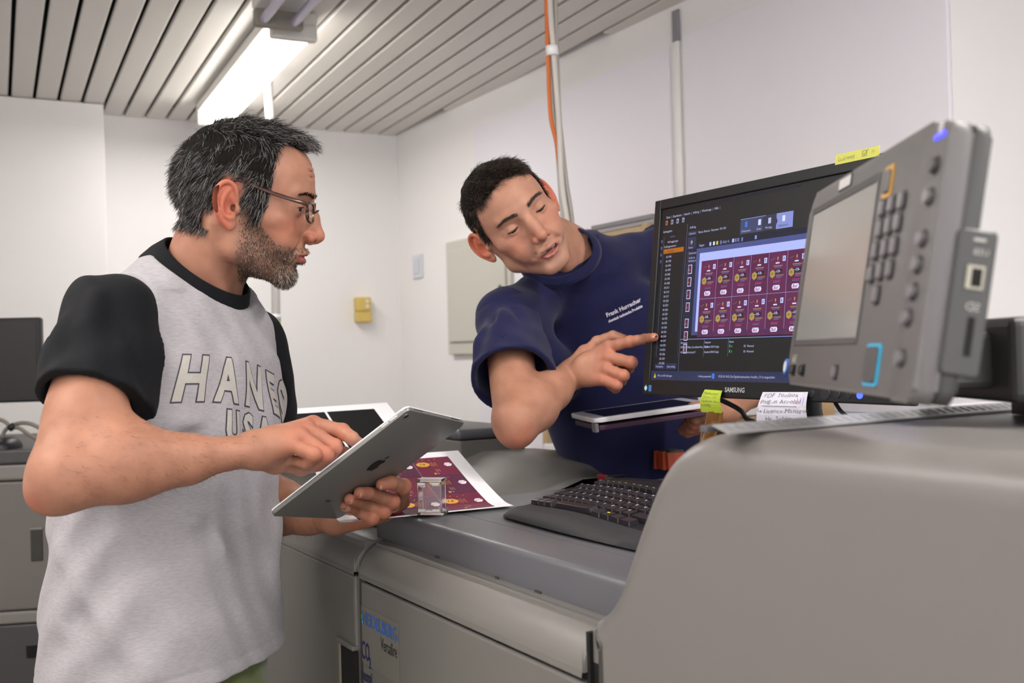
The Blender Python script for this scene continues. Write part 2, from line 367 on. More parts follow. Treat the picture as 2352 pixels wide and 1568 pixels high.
ym = 3.25
p0 = un(97, 922, ym); fm = frame(p0, ex, ey, (0, 0, 1))
root = empty('flat_monitor', fm((-.26, .1, hz(1034) - p0[2])), 'switched-off black monitor at the left edge of the picture', 'monitor')
hm = (922 - 728) * ym / FPX
MB(fm).box(-.53, 0, 0, .035, 0, hm, .006).build('bezel', BLACK, root)
MB(fm).box(-.515, -.014, -.002, .0, .016, hm - .014).build('screen', mat('screen_off', '1a1719', .25), root)
MB(fm).box(-.30, -.22, .035, .07, hz(1034) - p0[2] + .012, hm * .5, .008).build('neck', BLACK, root)
MB(fm).box(-.38, -.14, -.04, .16, hz(1034) - p0[2], hz(1034) - p0[2] + .014, .005).build('foot', BLACK, root)
# black mouse and cables lying on that cabinet
root = empty('computer_mouse', un(20, 1020, 3.05), 'black computer mouse on the grey cabinet at the left edge', 'mouse')
m = MB(); c = un(18, 1018, 3.06); c[2] = hz(1034)
vs, fs = [], []
for i in range(9):
    ph = math.pi / 2 * i / 8
    for j in range(16):
        th = 2 * math.pi * j / 16; vs.append(c + np.array([.036 * math.cos(th) * math.cos(ph), .058 * math.sin(th) * math.cos(ph) ** .8, .034 * math.sin(ph)]))
for i in range(8):
    for j in range(16): fs.append((i * 16 + j, i * 16 + (j + 1) % 16, (i + 1) * 16 + (j + 1) % 16, (i + 1) * 16 + j))
m.faces(vs, fs + [tuple(range(16))[::-1]]); m.build('shell', BLACK, root, smooth=True, autosmooth=60)
MB().box(c[0] - .005, c[0] + .005, c[1] - .045, c[1] - .025, c[2] + .02, c[2] + .036, .002).build('wheel', mat('wheel_grey', '444448', .6), root)
root = empty('loose_cable', un(30, 1010, 3.15), 'looped grey cable tied with a black clip, left edge of the picture', 'cable')
cb = mat('cable_olive', '7a756a', .5)
yk = 3.15; z9 = hz(1034) + .006
def grd(p): p = np.array(p); p[2] = max(p[2], z9); return p
MB().tube(smooth_path([grd(un(-40, 955, yk)), un(5, 965, yk), un(26, 980, yk), un(45, 983, yk), un(70, 1000, yk), grd(un(110, 1030, yk)), grd(un(150, 1040, yk))], 5), .006, 8).build('cable', cb, root, smooth=True)
MB().tube(smooth_path([grd(un(6, 1010, yk + .02)), un(9, 992, yk + .02), un(24, 979, yk + .02), un(50, 971, yk + .02), un(78, 976, yk + .02), un(120, 1000, yk + .02), grd(un(150, 1040, yk + .02))], 5), .006, 8).build('cable', cb, root, smooth=True)
MB().tube([un(23, 976, yk), un(31, 985, yk)], .012, 8).build('clip', BLACK, root)
# ------------------------------------------------------------------ the printing machine
fM = lambda p: UX * p[0] + DX * p[1] + np.array([0, 0, p[2]])
def Mx(a, d, z): return UX * a + DX * d + np.array([0, 0, z])
DF = .63; ZW = 1.15; ZB = 1.104; ZL = 1.056
A0 = -1.588; A1 = -.944; AE = .25; DB = 1.28
def band_profile():
    p = [(DF + .09, ZL), (DF, ZL), (DF, ZB - .055)]
    for k in range(1, 9):
        t = math.pi / 2 * k / 8; p.append((DF + .055 * (1 - math.cos(t)), ZB - .055 + .055 * math.sin(t)))
    return p + [(DF + .09, ZB)]
pr = empty('digital_printer', Mx(-.7, 1.0, 0), 'large grey digital printing machine with a high rounded right end', 'printer')
ext = lambda p, q, t: (t, p, q)
MB(fM).box(A0 + .012, AE, DF + .03, DB, .10, ZB - .002).build('body', GREY, pr)
MB(fM).prism(band_profile(), ext, A0 + .006, A1 - .002, .0015).build('front_band', GREY, pr, autosmooth=35)
MB(fM).box(A0 + .002, A1 + .2, DF + .012, DF + .03, ZL - .03, ZL + .01).build('shadow_gap', GAP, pr)
door = MB(fM).box(A0 + .010, A1 + .52, DF + .002, DF + .03, .12, ZL - .013, .004).build('front_door', GREYL, pr)
for k in range(2): MB(fM).tube([Mx(0, 0, 0) * 0 + np.array([A0 + .02 + .012 * k, DF + .008, ZL - .010]), np.array([A0 + .02 + .012 * k, DF + .008, ZL + .002])], .003, 8).build('hinge_pin', mat('hinge_metal', 'b5b0a8', .3, .8), door)
fill = [(d_ + .006, z_ - .006 if z_ > ZL + .01 else z_ - .3) for d_, z_ in band_profile()]
MB(fM).prism(fill, ext, A0 - .014, A0 + .010).build('joint_strip', mat('joint_olive', '4a4741', .5), pr, autosmooth=35)
# worktop: front strip, seam, rear strip
def top_profile(d0, d1, z0, z1, r):
    p = [(d1, z0), (d0, z0), (d0, z1 - r)]
    for k in range(1, 7):
        t = math.pi / 2 * k / 6; p.append((d0 + r * (1 - math.cos(t)), z1 - r + r * math.sin(t)))
    return p + [(d1, z1)]
AW = -1.622
MB(fM).prism(top_profile(.68, .7605, ZB - .001, ZW, .010), ext, AW, -.86, .003).build('worktop_front', GREYD, pr, autosmooth=35)
MB(fM).prism([(.763, ZB - .001), (.763, ZW - .0005), (DB, ZW - .0005), (DB, ZB - .001)], ext, AW, -.86, .001).build('worktop', GREYD, pr)
for k, (a, w_) in enumerate(((-1.40, .012), (-1.22, .008), (-1.12, .014))): MB(fM).box(a, a + w_, .678, .681, ZB - .0005, ZB + .0025).build('clip_tab', mat('tab_dark', '3f3f42', .5), pr)
# high rounded right end: outline in the (a,z) plane, swept back with a rounded front rim
def az(px, py, dd=.655):
    p = ray_pl(px, py, Mx(0, dd, 0), DX); return np.array([p @ UX, p[2]])
out = [az(*q) for q in ((1375, 1424), (1392, 1412), (1414, 1393), (1437, 1358), (1455, 1312), (1475, 1250), (1500, 1178), (1530, 1102), (1558, 1055), (1592, 1022), (1636, 1000), (1690, 990))]
out = [(p[0], p[1]) for p in smooth_path([np.array([p[0], p[1], 0]) for p in out], 4)]
ZH = out[-1][1]
out = [(A1 + .003, ZB)] + [o_ for o_ in out if o_[0] > A1 + .005 and o_[1] > ZB] + [(AE, ZH + .002)]
ring = np.array(out)
tn = np.gradient(ring, axis=0); nm = np.stack([tn[:, 1], -tn[:, 0]], 1); nm /= np.linalg.norm(nm, axis=1)[:, None]   # to the lower right (inside)
R = .034; K = 9; rows = []
for k in range(K):
    t = math.pi / 2 * k / (K - 1); ins = R * (1 - math.sin(t)); d = DF + R * (1 - math.cos(t))
    q = ring + nm * ins; rows.append([(p[0], d, p[1]) for p in q])
flat = ring + nm * (R + .003); rows = [[(max(p[0], A1 + .002), DF, .30) for p in rows[0]], [(p[0], DF, p[1]) for p in flat]] + rows + [[(p[0], DB, p[2]) for p in rows[-1]]]
n = len(ring); vs = [p for r_ in rows for p in r_]
m = MB(fM); m.faces(vs, [(i * n + j, i * n + j + 1, (i + 1) * n + j + 1, (i + 1) * n + j) for i in range(len(rows) - 1) for j in range(n - 1)])
hump = m.build('side_cover', mat('printer_cover', '726e6b', .34, bump=.10, bscale=900, mottle=.015, mscale=4), pr, smooth=True)
MB(fM).box(A1 + .003, A1 + .03, DF + .012, DB, .30, ZB - .004).build('cover_end', GREY, pr)
MB(fM).box(AE - .01, AE, DF + .03, DB, .10, ZH - .01).build('end_plate', GREY, pr)
MB(fM).box(A1 - .003, A1 + .003, DF + .007, DF + .08, .95, ZB - .006).build('cover_gap', GAP, pr)
# stickers on the front door
def on_door(px, py): p = ray_pl(px, py, Mx(0, DF + .002, 0), DX); return p @ UX, p[2]
sa, sz = on_door(833, 1398); sb, sz2 = on_door(917, 1505)
blue = mat('sticker_blue', '2b63c0', .5); navy = mat('sticker_navy', '1d2058', .5); ink = mat('ink_black', '1c1c1e', .6)
stk = empty('brand_sticker', Mx(sa, DF, sz2), 'transparent sticker with blue HEIDELBERG lettering on the printer door', 'sticker')
g = on_door(833, 1400); h_ = on_door(912, 1436)
wd = h_[0] - g[0]
film = mat('sticker_film', '74716a', .22)
MB(fM).box(sa - .004, sa + wd + .006, DF + .0012, DF + .0017, sz - .085, sz + .006, 0).build('film', film, stk)
cv = Canvas(); V, T = text_tris('HEIDELBERG', .032); tw = V[:, 0].max()
cv.text(sa, sz - .022, 'HEIDELBERG', .029, blue, 2, sx=wd / tw * .032 / .029, offset=.0002)
cv.ngon(sa - .001, sz - .012, .0022, .004, mat('sticker_green', '6bb52c', .5), 3, 10); cv.ngon(sa + .001, sz - .020, .0018, .003, mat('sticker_cyan', '3fb6d8', .5), 3, 10)
cv.text(sa + wd * 1.0, sz - .047, 'Versafire', .027, ink, 2, sx=.62, align='RIGHT')
cv.build('lettering', lambda s, t, l: Mx(s, DF + .0012 - .0003 * l, t), stk)
c0 = on_door(832, 1508); c1 = on_door(862, 1545)
stk = empty('eco_sticker', Mx(c0[0], DF, c1[1]), 'dark blue CO2 neutral lettering on the printer door', 'sticker')
cv = Canvas(); cv.text(c0[0], c0[1], 'CO', .040, navy, 2, sx=.55, offset=.0006); cv.text(c0[0] + .030, c0[1] - .010, '2', .024, navy, 2, sx=.7, offset=.0005); cv.text(c0[0], c0[1] - .034, 'neutral', .025, navy, 2, sx=.56, offset=.0004)
cv.build('lettering', lambda s, t, l: Mx(s, DF + .0012 - .0003 * l, t), stk)
# ------------------------------------------------------------------ left-hand module
lm = empty('finishing_module', Mx(-2.1, 1.0, 0), 'grey module joined to the left end of the printer, behind the older man', 'printer module')
AL0 = -2.75; AL1 = A0 - .012
MB(fM).box(AL0, AL1, DF + .02, DB, .10, ZB - .003).build('body', GREY, lm)
MB(fM).prism(band_profile(), ext, AL0, AL1, .0015).build('top_band', GREYL, lm, autosmooth=35)
MB(fM).box(AL0, AL1, DF + .085, 1.30, ZB - .004, ZB).build('top_plate', GREYL, lm)
MB(fM).box(AL0, AL1, DF + .008, DF + .03, ZL - .010, ZL + .004).build('groove', GAP, lm)
dl = MB(fM).box(AL0, AL1 - .002, DF + .001, DF + .03, .12, ZL - .008, .004).build('front_door', GREYL, lm)
hd = [on_door(786, 1474), on_door(806, 1474)]
MB(fM).box(hd[0][0], AL1 + .003, DF - .002, DF + .004, .55, hd[0][1], .002).build('handle_recess', GAP, dl)
MB(fM).box(hd[0][0] - .012, hd[0][0] + .004, DF - .006, DF + .01, .55, hd[0][1] + .004, .003).build('handle_bar', mat('handle_olive', '6f6c60', .4), dl)
MB(fM).box(hd[0][0] - .012, AL1, DF - .006, DF + .01, hd[0][1], hd[0][1] + .008, .002).build('handle_top', GREYL, dl)
# raised sloping rear cover with a seam
def az2(px, py, dd): p = ray_pl(px, py, Mx(0, dd, 0), DX); return np.array([p @ UX, p[2]])
o2 = [az2(*q, 1.16) for q in ((1075, 1036), (1130, 1037), (1180, 1042), (1207, 1049), (1230, 1063), (1256, 1082), (1285, 1104))]
o2 = [(AL0, o2[0][1] + .004)] + [tuple(p) for p in o2]; o2 = o2 + [(o2[-1][0] + .03, (o2[-1][1] + ZW) / 2), (o2[-1][0] + .07, ZW - .003)]
pol = o2 + [(o2[-1][0] + .004, ZB), (AL0, ZB)]
n_ = len(o2); rr_ = [[(p[0], 1.0, ZB - .001) for p in o2], [(p[0], 1.13, p[1] - .012) for p in o2], [(p[0], 1.17, p[1]) for p in o2], [(p[0], 1.275, p[1]) for p in o2], [(p[0], 1.279, ZB) for p in o2]]
m = MB(fM); m.faces([p for r_ in rr_ for p in r_], [(i * n_ + j, i * n_ + j + 1, (i + 1) * n_ + j + 1, (i + 1) * n_ + j) for i in range(len(rr_) - 1) for j in range(n_ - 1)]); m.build('rear_cover', GREY, lm, smooth=True)
# inclined delivery tray at the back left, its dark end showing right of the tablet
y0 = 2.30
tr = [un(560, 960, y0), un(1068, 992, y0)]
def tray_pt(s, t): # s along, t up the slope
    return None
q0 = un(1000, 1030, 2.42); q1 = un(1070, 985, 2.42)
aa = q0 @ UX; d_ = q0 @ DX
MB(fM).box(-2.75, q1 @ UX + .0, q1 @ DX - .02, q1 @ DX + .16, un(1030, 1012, 2.42)[2], un(1030, 987, 2.42)[2], .010, 3).build('tray_hood', GREYD, lm, autosmooth=40)
MB(fM).box(-2.75, q1 @ UX - .003, q1 @ DX - .015, q1 @ DX + .16, ZB, un(1030, 1013, 2.42)[2], .004).build('tray_base', GREY, lm)
# ------------------------------------------------------------------ printed sheets
MAR = mat('print_maroon', '6c0f37', .42, mottle=.12, mscale=9, spec=.25); MAR2 = mat('print_purple', '55103a', .42, mottle=.1, mscale=9, spec=.25); GOLD = mat('print_gold', 'd9a233', .4); LINE = mat('print_tan', 'b9763f', .45); PINK = mat('print_pink', 'c98aa0', .45)
HEXW = mat('print_white', 'eceaf0', .45); TEAL = mat('print_teal', '6e8f9a', .45); BUDR = mat('print_red', 'c3182f', .4)
P1 = ray_z(878, 1191, ZW + .004); P2 = ray_z(1180, 1161, ZW + .004); P3 = un(1052, 1034, 2.03)
E1 = (P1 - P2); E1 = E1 / np.linalg.norm(E1); E2 = np.array([P3[0] - P2[0], P3[1] - P2[1], 0]); L2 = np.linalg.norm(E2); E2 = E2 / L2; dz = P3[2] - P2[2]
SW = .29
def sheet_fn(s, t, l):
    u_ = t / L2; z = dz * (max(0., u_ - .12) / .88) ** 1.15
    p = P2 + E1 * s + E2 * t; nz = np.array([.15, -.35, .92]); sag = 0
    return np.array([p[0], p[1], P2[2] + z + 0 + sag]) + nz * (.0004 * l)
sh1 = empty('printed_sheet', P2, 'maroon print sheet with yellow badges lying on the printer beside the keyboard', 'paper')
cv = Canvas(); cv.rect(0, 0, SW, L2, WHITEP, 0, 16, 22); cv.build('paper', sheet_fn, sh1)
cv = Canvas()
cols, rws = 3, 3; mg = .030; cw = (SW - 2 * mg) / cols; ch = (L2 - .012 - mg) / rws
for i in range(cols):
    for j in range(rws):
        x0 = mg + i * cw; y0_ = .012 + j * ch
        cv.rect(x0, y0_, x0 + cw - .0006, y0_ + ch - .0006, MAR if (i + j) % 2 == 0 else MAR2, 1, 5, 5)
        cx, cy = x0 + cw * .5, y0_ + ch * .5
        cv.ngon(cx + cw * .28, cy + ch * .12, .0135, .0135, GOLD, 2, 8, .39)
        cv.text(cx + cw * .28 + .007, cy + ch * .12 + .005, '19', .012, MAR2, 3, rot=math.pi)
        for k, ln in enumerate((.020, .026, .016, .022)): cv.rect(cx + .006 - k * .0034, cy + ch * .10 - ln / 2, cx + .0073 - k * .0034, cy + ch * .10 + ln / 2, LINE, 2)
        for k, ln in enumerate((.018, .012, .015)): cv.rect(cx + .004 - k * .0034, cy - ch * .24 - ln / 2, cx + .0052 - k * .0034, cy - ch * .24 + ln / 2, LINE if k != 1 else PINK, 2)
        cv.ngon(cx + cw * .05, cy - ch * .40, .0022, .0030, TEAL, 2, 8); cv.rect(cx + cw * .10, cy - ch * .44, cx + cw * .16, cy - ch * .36, GOLD, 2)
        cv.ngon(cx - cw * .34, cy + ch * .05, .008, .011, HEXW, 2, 6); cv.text(cx - cw * .34 + .006, cy + ch * .05 + .003, 'Bud', .008, BUDR, 3, rot=math.pi, sx=.8)
        for q in range(3): cv.ngon(cx - cw * .1 + .012 * q, cy + ch * .38 - .004 * (q % 2), .0016, .0016, GOLD, 2, 6)
cv.build('print', sheet_fn, sh1)
# black proof sheet leaning on the tray behind
K1 = un(620, 942, 2.26); K2 = un(888, 924, 2.26); K3 = un(985, 1046, 1.98)
F1 = K1 - K2; W1 = np.linalg.norm(F1); F1 = F1 / W1; F2 = K3 - K2; W2 = np.linalg.norm(F2); F2 = F2 / W2; F3 = np.cross(F2, F1); F3 = F3 / np.linalg.norm(F3); F3 = F3 * np.sign(F3[2])
W1 = .46
bfn = lambda s, t, l: K2 + F1 * s + F2 * t + F3 * (.0005 * l + .012 * math.sin(3 * s) * math.sin(2.5 * t / W2) * .3)
sh2 = empty('proof_sheet', K3, 'white sheet with two black rectangles leaning behind the tablet', 'paper')
cv = Canvas(); cv.rect(0, 0, W1, W2, WHITEP, 0, 8, 8); cv.build('paper', bfn, sh2)
BLKP = mat('print_black', '141314', .75, spec=.08)
cv = Canvas(); cv.rect(.036, .036, .136, W2 - .02, BLKP, 1, 3, 6).rect(.141, .036, .241, W2 - .02, BLKP, 1, 3, 6).rect(.246, .036, .42, W2 - .02, BLKP, 1, 3, 6); cv.build('print', bfn, sh2)
# support wedge under the leaning sheets belongs to the module
mm_ = MB(); mm_.faces([sheet_fn(.02, L2 * .30, -16), sheet_fn(SW - .13, L2 * .30, -16), sheet_fn(SW - .13, L2 * .98, -16), sheet_fn(.02, L2 * .98, -16)] + [np.array([*sheet_fn(s, t, 0)[:2], ZB]) for s, t in ((.02, L2 * .30), (SW - .13, L2 * .30), (SW - .13, L2 * .98), (.02, L2 * .98))],
    [(0, 1, 2, 3), (4, 7, 6, 5), (0, 4, 5, 1), (1, 5, 6, 2), (2, 6, 7, 3), (3, 7, 4, 0)]); mm_.build('sloping_tray', GREYL, lm)
cs = [bfn(.03, .02, -12), bfn(W1 - .03, .02, -12), bfn(W1 - .03, W2 - .02, -12), bfn(.03, W2 - .02, -12)]
mm_ = MB(); mm_.faces(cs + [np.array([p[0], p[1], ZB]) for p in cs], [(0, 1, 2, 3), (4, 7, 6, 5), (0, 4, 5, 1), (1, 5, 6, 2), (2, 6, 7, 3), (3, 7, 4, 0)]); mm_.build('proof_rest', GREYL, lm)
# ------------------------------------------------------------------ clear plastic case standing on the sheet
GL = mat('clear_plastic', 'f4f4f4', .04, trans=1., ior=1.46)
c_ = ray_z(993, 1180, ZW + .006); fx = frame(c_, (.97, -.24, 0), (.24, .97, 0), (0, 0, 1))
root = empty('acrylic_box', c_, 'small clear acrylic hinged box standing on the maroon sheet', 'box')
W = .0195; H = .055
MB(fx).box(-W, W, -.012, -.0095, .004, H - .004, .0006).build('front_wall', GL, root)
MB(fx).box(-W, W, .0095, .012, .004, H - .004, .0006).build('back_wall', GL, root)
MB(fx).box(-W, -W + .0025, -.0095, .0095, .004, H - .004).build('side_wall', GL, root); MB(fx).box(W - .0025, W, -.0095, .0095, .004, H - .004).build('side_wall', GL, root)
MB(fx).box(-W - .001, W + .002, -.014, .014, 0, .004, .001).build('base', GL, root); MB(fx).box(-W - .001, W + .001, -.014, .014, H - .004, H, .001).build('lid', GL, root)
for z in (.007, H - .008):
    for s in (-1, 1): MB(fx).tube([(s * .017, -.0145, z), (s * .006, -.0145, z)], .0028, 10).build('hinge', mat('hinge_frost', 'e9e7e2', .15, trans=.6), root, smooth=True, autosmooth=40)
# ------------------------------------------------------------------ keyboard
KB = empty('computer_keyboard', Mx(-1.2, .89, ZW), 'black ergonomic keyboard with a textured palm rest on the worktop', 'keyboard')
KA, KD, KL = -1.432, .792, .475
KBM = mat('keyboard_black', '1b1a1e', .33, bump=.05, bscale=500); KEYM = mat('key_black', '222126', .30); PALM = mat('palm_rest', '29282b', .62, bump=.5, bscale=420)
fK = lambda p: Mx(KA + p[0], KD + p[1], ZW + p[2])
def ksurf(x, y): # height of the keyboard's upper surface: wave along x, rising to the rear
    return .015 + .17 * max(0, y - .05) + .0045 * math.sin(x / KL * math.pi * 2 - .6)
nx, ny = 40, 16; vs = []; fs = []
def foot(x): # front contour bows out in the middle
    u_ = x / KL; return -.012 * math.sin(math.pi * u_) + .032 * (max(0, .12 - u_) / .12) ** 2
ex_ = lambda x: .0
for side in (0, 1):
    for j in range(ny + 1):
        for i in range(nx + 1):
            x = KL * i / nx; f0 = foot(x); v_ = j / ny; y = f0 + (.222 - f0 - .018 * (max(0, .10 - x / KL) / .10) ** 2) * v_
            edge = min(1., math.sqrt(max(0, min(1, v_ / .16)) * (2 - min(1, v_ / .16)))) * min(1., math.sqrt(max(0., min(1, x / .03)) * (2 - min(1, x / .03))))
            z = ksurf(x, y) * (.25 + .75 * edge) if side == 0 else .003 + .002 * v_
            vs.append((x, y, z))
N = (nx + 1) * (ny + 1)
for j in range(ny):
    for i in range(nx):
        a = j * (nx + 1) + i; fs.append((a, a + 1, a + nx + 2, a + nx + 1)); fs.append((N + a, N + a + nx + 1, N + a + nx + 2, N + a + 1))
bd = [i for i in range(nx + 1)] + [j * (nx + 1) + nx for j in range(1, ny + 1)] + [ny * (nx + 1) + i for i in range(nx - 1, -1, -1)] + [j * (nx + 1) for j in range(ny - 1, 0, -1)]
for a, b in zip(bd, bd[1:] + bd[:1]): fs.append((a, N + a, N + b, b))
m = MB(fK); m.faces(vs, fs); bo = m.build('case', [KBM, PALM], KB, smooth=True)
for p in bo.data.polygons:
    c = np.mean([np.array(bo.data.vertices[i].co) for i in p.vertices], axis=0); y = c @ DX - KD; x = c @ UX - KA
    if y < .052: p.material_index = 1
km = bmesh.new(); bmesh.ops.create_cube(km, size=1.)
for v in km.verts:
    if v.co.z > 0: v.co.x *= .84; v.co.y *= .80
bmesh.ops.bevel(km, geom=km.edges[:], offset=.06, segments=1, affect='EDGES')
KEYME = bpy.data.meshes.new('key'); km.to_mesh(KEYME); km.free(); KEYME.materials.append(KEYM)
rot = math.atan2(UX[1], UX[0]); legends = Canvas(); KW = mat('legend_white', 'dcdce4', .5, emit=.15); KY = mat('legend_yellow', 'd4d23a', .5)
rowsK = [(.062, [1.3, 1, 1.1, 5.6, 1.2, 1.1, 1.2, 1.3], 'XXX XXXX'), (.083, [1.3, 1, 1, 1, 1, 1, 1, 1, 1, 1, 1, 1, 2.5], '<YXCVBNM,.-'), (.1035, [1.8] + [1] * 12 + [1.0], 'ASDFGHJKLOA#'), (.124, [1.5] + [1] * 12 + [1.3], 'QWERTZUIOPU+'), (.1445, [1] * 13 + [1.8], '^1234567890s'), (.172, [1, .3, .85, .85, .85, .85, .3, .85, .85, .85, .85, .3, .85, .85, .85, .85], 'E FFFF FFFF')]
ci = 0
for r_i, (y, ws, _) in enumerate(rowsK):
    x = .026 + (.012 if r_i == 5 else 0); u1 = .0195
    for k, wk in enumerate(ws):
        W_ = wk * u1; hK = .0188 if r_i < 5 else .014
        if wk > .5 and x + W_ < KL - .005:
            xc = x + W_ / 2; curve = .010 * math.sin(math.pi * (x / KL)) * -1 + .004; yc = y + curve; zc = ksurf(xc, yc) + .0035
            o = bpy.data.objects.new('key', KEYME); COL.objects.link(o); o.parent = KB; o.matrix_parent_inverse = Matrix.Translation(-Vector(KB.location))
            sl = (ksurf(xc, yc + .01) - ksurf(xc, yc - .01)) / .02; sx_ = (ksurf(xc + .01, yc) - ksurf(xc - .01, yc)) / .02
            ax = Vector(UX * 1) + Vector((0, 0, sx_)); ay = Vector(DX * 1) + Vector((0, 0, sl)); ax.normalize(); ay.normalize(); azv = ax.cross(ay)
            Rm = Matrix((ax, ay, azv)).transposed().to_4x4()
            o.matrix_basis = Matrix.Translation(Vector(fK((xc, yc, zc)))) @ Rm @ Matrix.Diagonal((W_ * .95, hK, .007, 1))
            if r_i in (1, 2, 3, 4) and wk <= 1.3:
                ch = 'YXCVBNMASDFGHJKLQWERTZUIOP1234567890'[ci % 36]; ci += 1
                V, T = text_tris(ch, .0062); legends.P.append((V + [xc - .006, yc + .0005], T, legends.mi(KW), 0))
            elif r_i == 0 and k == 5: legends.rect(xc - .003, yc - .001, xc + .003, yc + .0015, KY, 0)
            elif r_i == 5: legends.rect(xc - .003, yc + .001, xc + .003, yc + .002, KY if k > 1 else KW, 0)
        x += W_
legends.build('key_legends', lambda s, t, l: fK((s, t, ksurf(s, t) + .0077)), KB)
for k in range(3): MB(fK).tube([(.243 + .022 * k, .200, ksurf(.25, .200) + .003), (.258 + .022 * k, .200, ksurf(.25, .200) + .003)], .0042, 10).build('media_key', mat('silver_key', 'b9b9c0', .25, .9), KB, smooth=True, autosmooth=50)
cv = Canvas(); cv.text(.31, .192, 'Logitech', .008, KW, 0); cv.build('logo', lambda s, t, l: fK((s, t, ksurf(s, t) + .0012)), KB)
# glossy foil strip and small things behind the keyboard
pc = ray_z(1386, 1094, ZW + .008)
root = empty('binder_clip', pc, 'small red plastic clip behind the keyboard', 'clip')
fx = frame(pc, UX, DX, (0, 0, 1))
MB(fx).box(-.014, .008, -.005, .005, -.008, .004, .002).build('jaw', mat('clip_red', '9c2530', .4), root)
MB(fx).box(.008, .034, -.004, .004, -.008, .001, .001).build('tail', mat('clip_olive', '5b574a', .5), root)
# orange plastic holder
po = ray_z(1522, 1078, ZW)
root = empty('plastic_holder', (po[0], po[1], ZW), 'orange plastic holder standing beside the rounded printer cover', 'holder')
ORG = mat('orange_plastic', 'a23e22', .45, mottle=.15, mscale=40)
fo = frame((po[0], po[1], 0), UX, DX, (0, 0, 1)); zt_ = ZW + .036; wO = .021
MB(fo).prism([(-wO, ZW), (wO, ZW), (wO * .86, zt_), (-wO * .86, zt_)], lambda p, q, t: (p, t, q), 0, .045, .002).build('body', ORG, root)
for s in (-1, .35): MB(fo).prism([(s * wO - .003, ZW), (s * wO + .004, ZW), (s * wO * .86 + .004, zt_ + .002), (s * wO * .86 - .003, zt_ + .002)], lambda p, q, t: (p, t, q), -.006, .004, .001).build('rib', ORG, root)
MB(fo).box(-wO * .8, wO * .9, .004, .043, zt_ - .001, zt_ + .004, .001).build('top_insert', mat('holder_dark', '3a3832', .5), root)
# ------------------------------------------------------------------ large monitor on the printer
MO = np.array([.2272, 1.8577, 1.3221]); mu = np.array([.2823, -.4836, -.0028]); MW_ = .56; mu = mu / np.linalg.norm(mu); mv = np.array([.0350, .0185, .3428]); MH = .345; mv = mv / np.linalg.norm(mv); mn = np.cross(mu, mv)   # mn points toward the viewer
fS = lambda p: MO + mu * p[0] + mv * p[1] + mn * p[2]
if mn @ (CAM - MO) < 0: mn = -mn
MN = empty('desktop_monitor', (*(MO + mu * .28 - mn * .1)[:2], ZW), 'large black monitor showing a print job, on the printer', 'monitor')
bz = .017; bb = .026
MB(fS).box(0, MW_, 0, MH, -.030, -.004, .003).build('back_shell', BLACK, MN)
for nm_, b in (('bezel_left', (0, bz, 0, MH)), ('bezel_right', (MW_ - bz, MW_, 0, MH)), ('bezel_top', (bz, MW_ - bz, MH - bz, MH)), ('bezel_bottom', (bz, MW_ - bz, 0, bb))):
    MB(fS).box(*b, -.008, .0, .0012).build('bezel', BLACK, MN)
MB(fS).box(.12, MW_ - .12, .05, .28, -.06, -.03, .01).build('electronics_bulge', BLACK, MN)
SX0, SX1, SY0, SY1 = bz, MW_ - bz, bb, MH - bz
scrw = SX1 - SX0; scrh = SY1 - SY0
def em(name, c, e=1.):
    m_ = mat('screen_' + name, c, .18, emit=e * SCR, spec=.5); m_.node_tree.nodes['Principled BSDF'].inputs['Base Color'].default_value = (.012, .012, .014, 1); return m_
SCR = .45
B0 = em('base', '30314a'); B1 = em('panel', '383850'); B2 = em('bar', '43486e'); BT = em('title', '2350c8', 1.2); BTX = em('text', 'c3c8ee'); BDIM = em('dim', '6d74a8'); BOR = em('orange', 'd07a1c', 1.1)
BBG = em('canvas', '5d66a8'); BPG = em('page', 'aab4ee', 1.25); BM = em('maroon', '5c1348'); BM2 = em('maroon_b', '64184f'); BG = em('gold', 'b49c4e'); BK = em('black', '15131c', .6); BWH = em('white', 'd8dcff', 1.15); BRD = em('red', 'c02858'); BGN = em('green', '3fb04a'); BYE = em('yellow', 'd8d030'); BLB = em('light_tab', '8e9ae0'); BBL = em('blue', '3a78e0')
cv = Canvas(); R_ = lambda x0, y0, x1, y1, m_, l=1: cv.rect(x0, scrh - y1, x1, scrh - y0, m_, l)     # y measured down from the top
T_ = lambda x, y, t, s, m_, sx=.9, l=5: cv.text(x, scrh - y, t, s, m_, l, sx=sx)
W = scrw; Hh = scrh
R_(0, 0, W, Hh, B0, 0)
R_(0, 0, W, .0085, BT); T_(.11, .0070, 'Prinect Cockpit Production Digital - PRINECT-DFE \\ Prinect Config - DFE Operator', .0062, B0, 1.05)
R_(0, .0085, W, .034, B0); T_(.014, .018, 'Datei  |  Bearbeiten  |  Ansicht  |  Auftrag  |  Werkzeuge  |  Hilfe  |', .0058, BTX)
for k, c in enumerate((BOR, BTX, BTX, BTX)):
    x = .012 + .015 * k; R_(x, .0215, x + .006, .0295, c, 2); R_(x + .0015, .024, x + .0045, .028, B0, 3)
R_(.072, .034, W, .046, B2); T_(.080, .043, 'Auftrag', .0058, BTX)
R_(0, .034, .070, .046, B1); T_(.008, .043, 'Auftragsliste', .0055, BTX)
R_(0, .046, .072, Hh - .016, B0, 1); R_(.0725, .034, .0732, Hh - .016, BDIM, 3); R_(.0105, .050, .0110, Hh - .04, BDIM, 3)
for k in range(4): R_(.003, .055 + .012 * k, .007, .060 + .012 * k, BDIM, 2)
T_(.028, .053, 'Suchen', .0052, BDIM); T_(.022, .062, 'Auftragsgruppe', .0052, BTX); T_(.013, .070, 'Auftragsnummer', .0055, BTX)
R_(.012, .0725, .066, .0805, BOR, 2); T_(.024, .0788, '18-1401', .0055, B0)
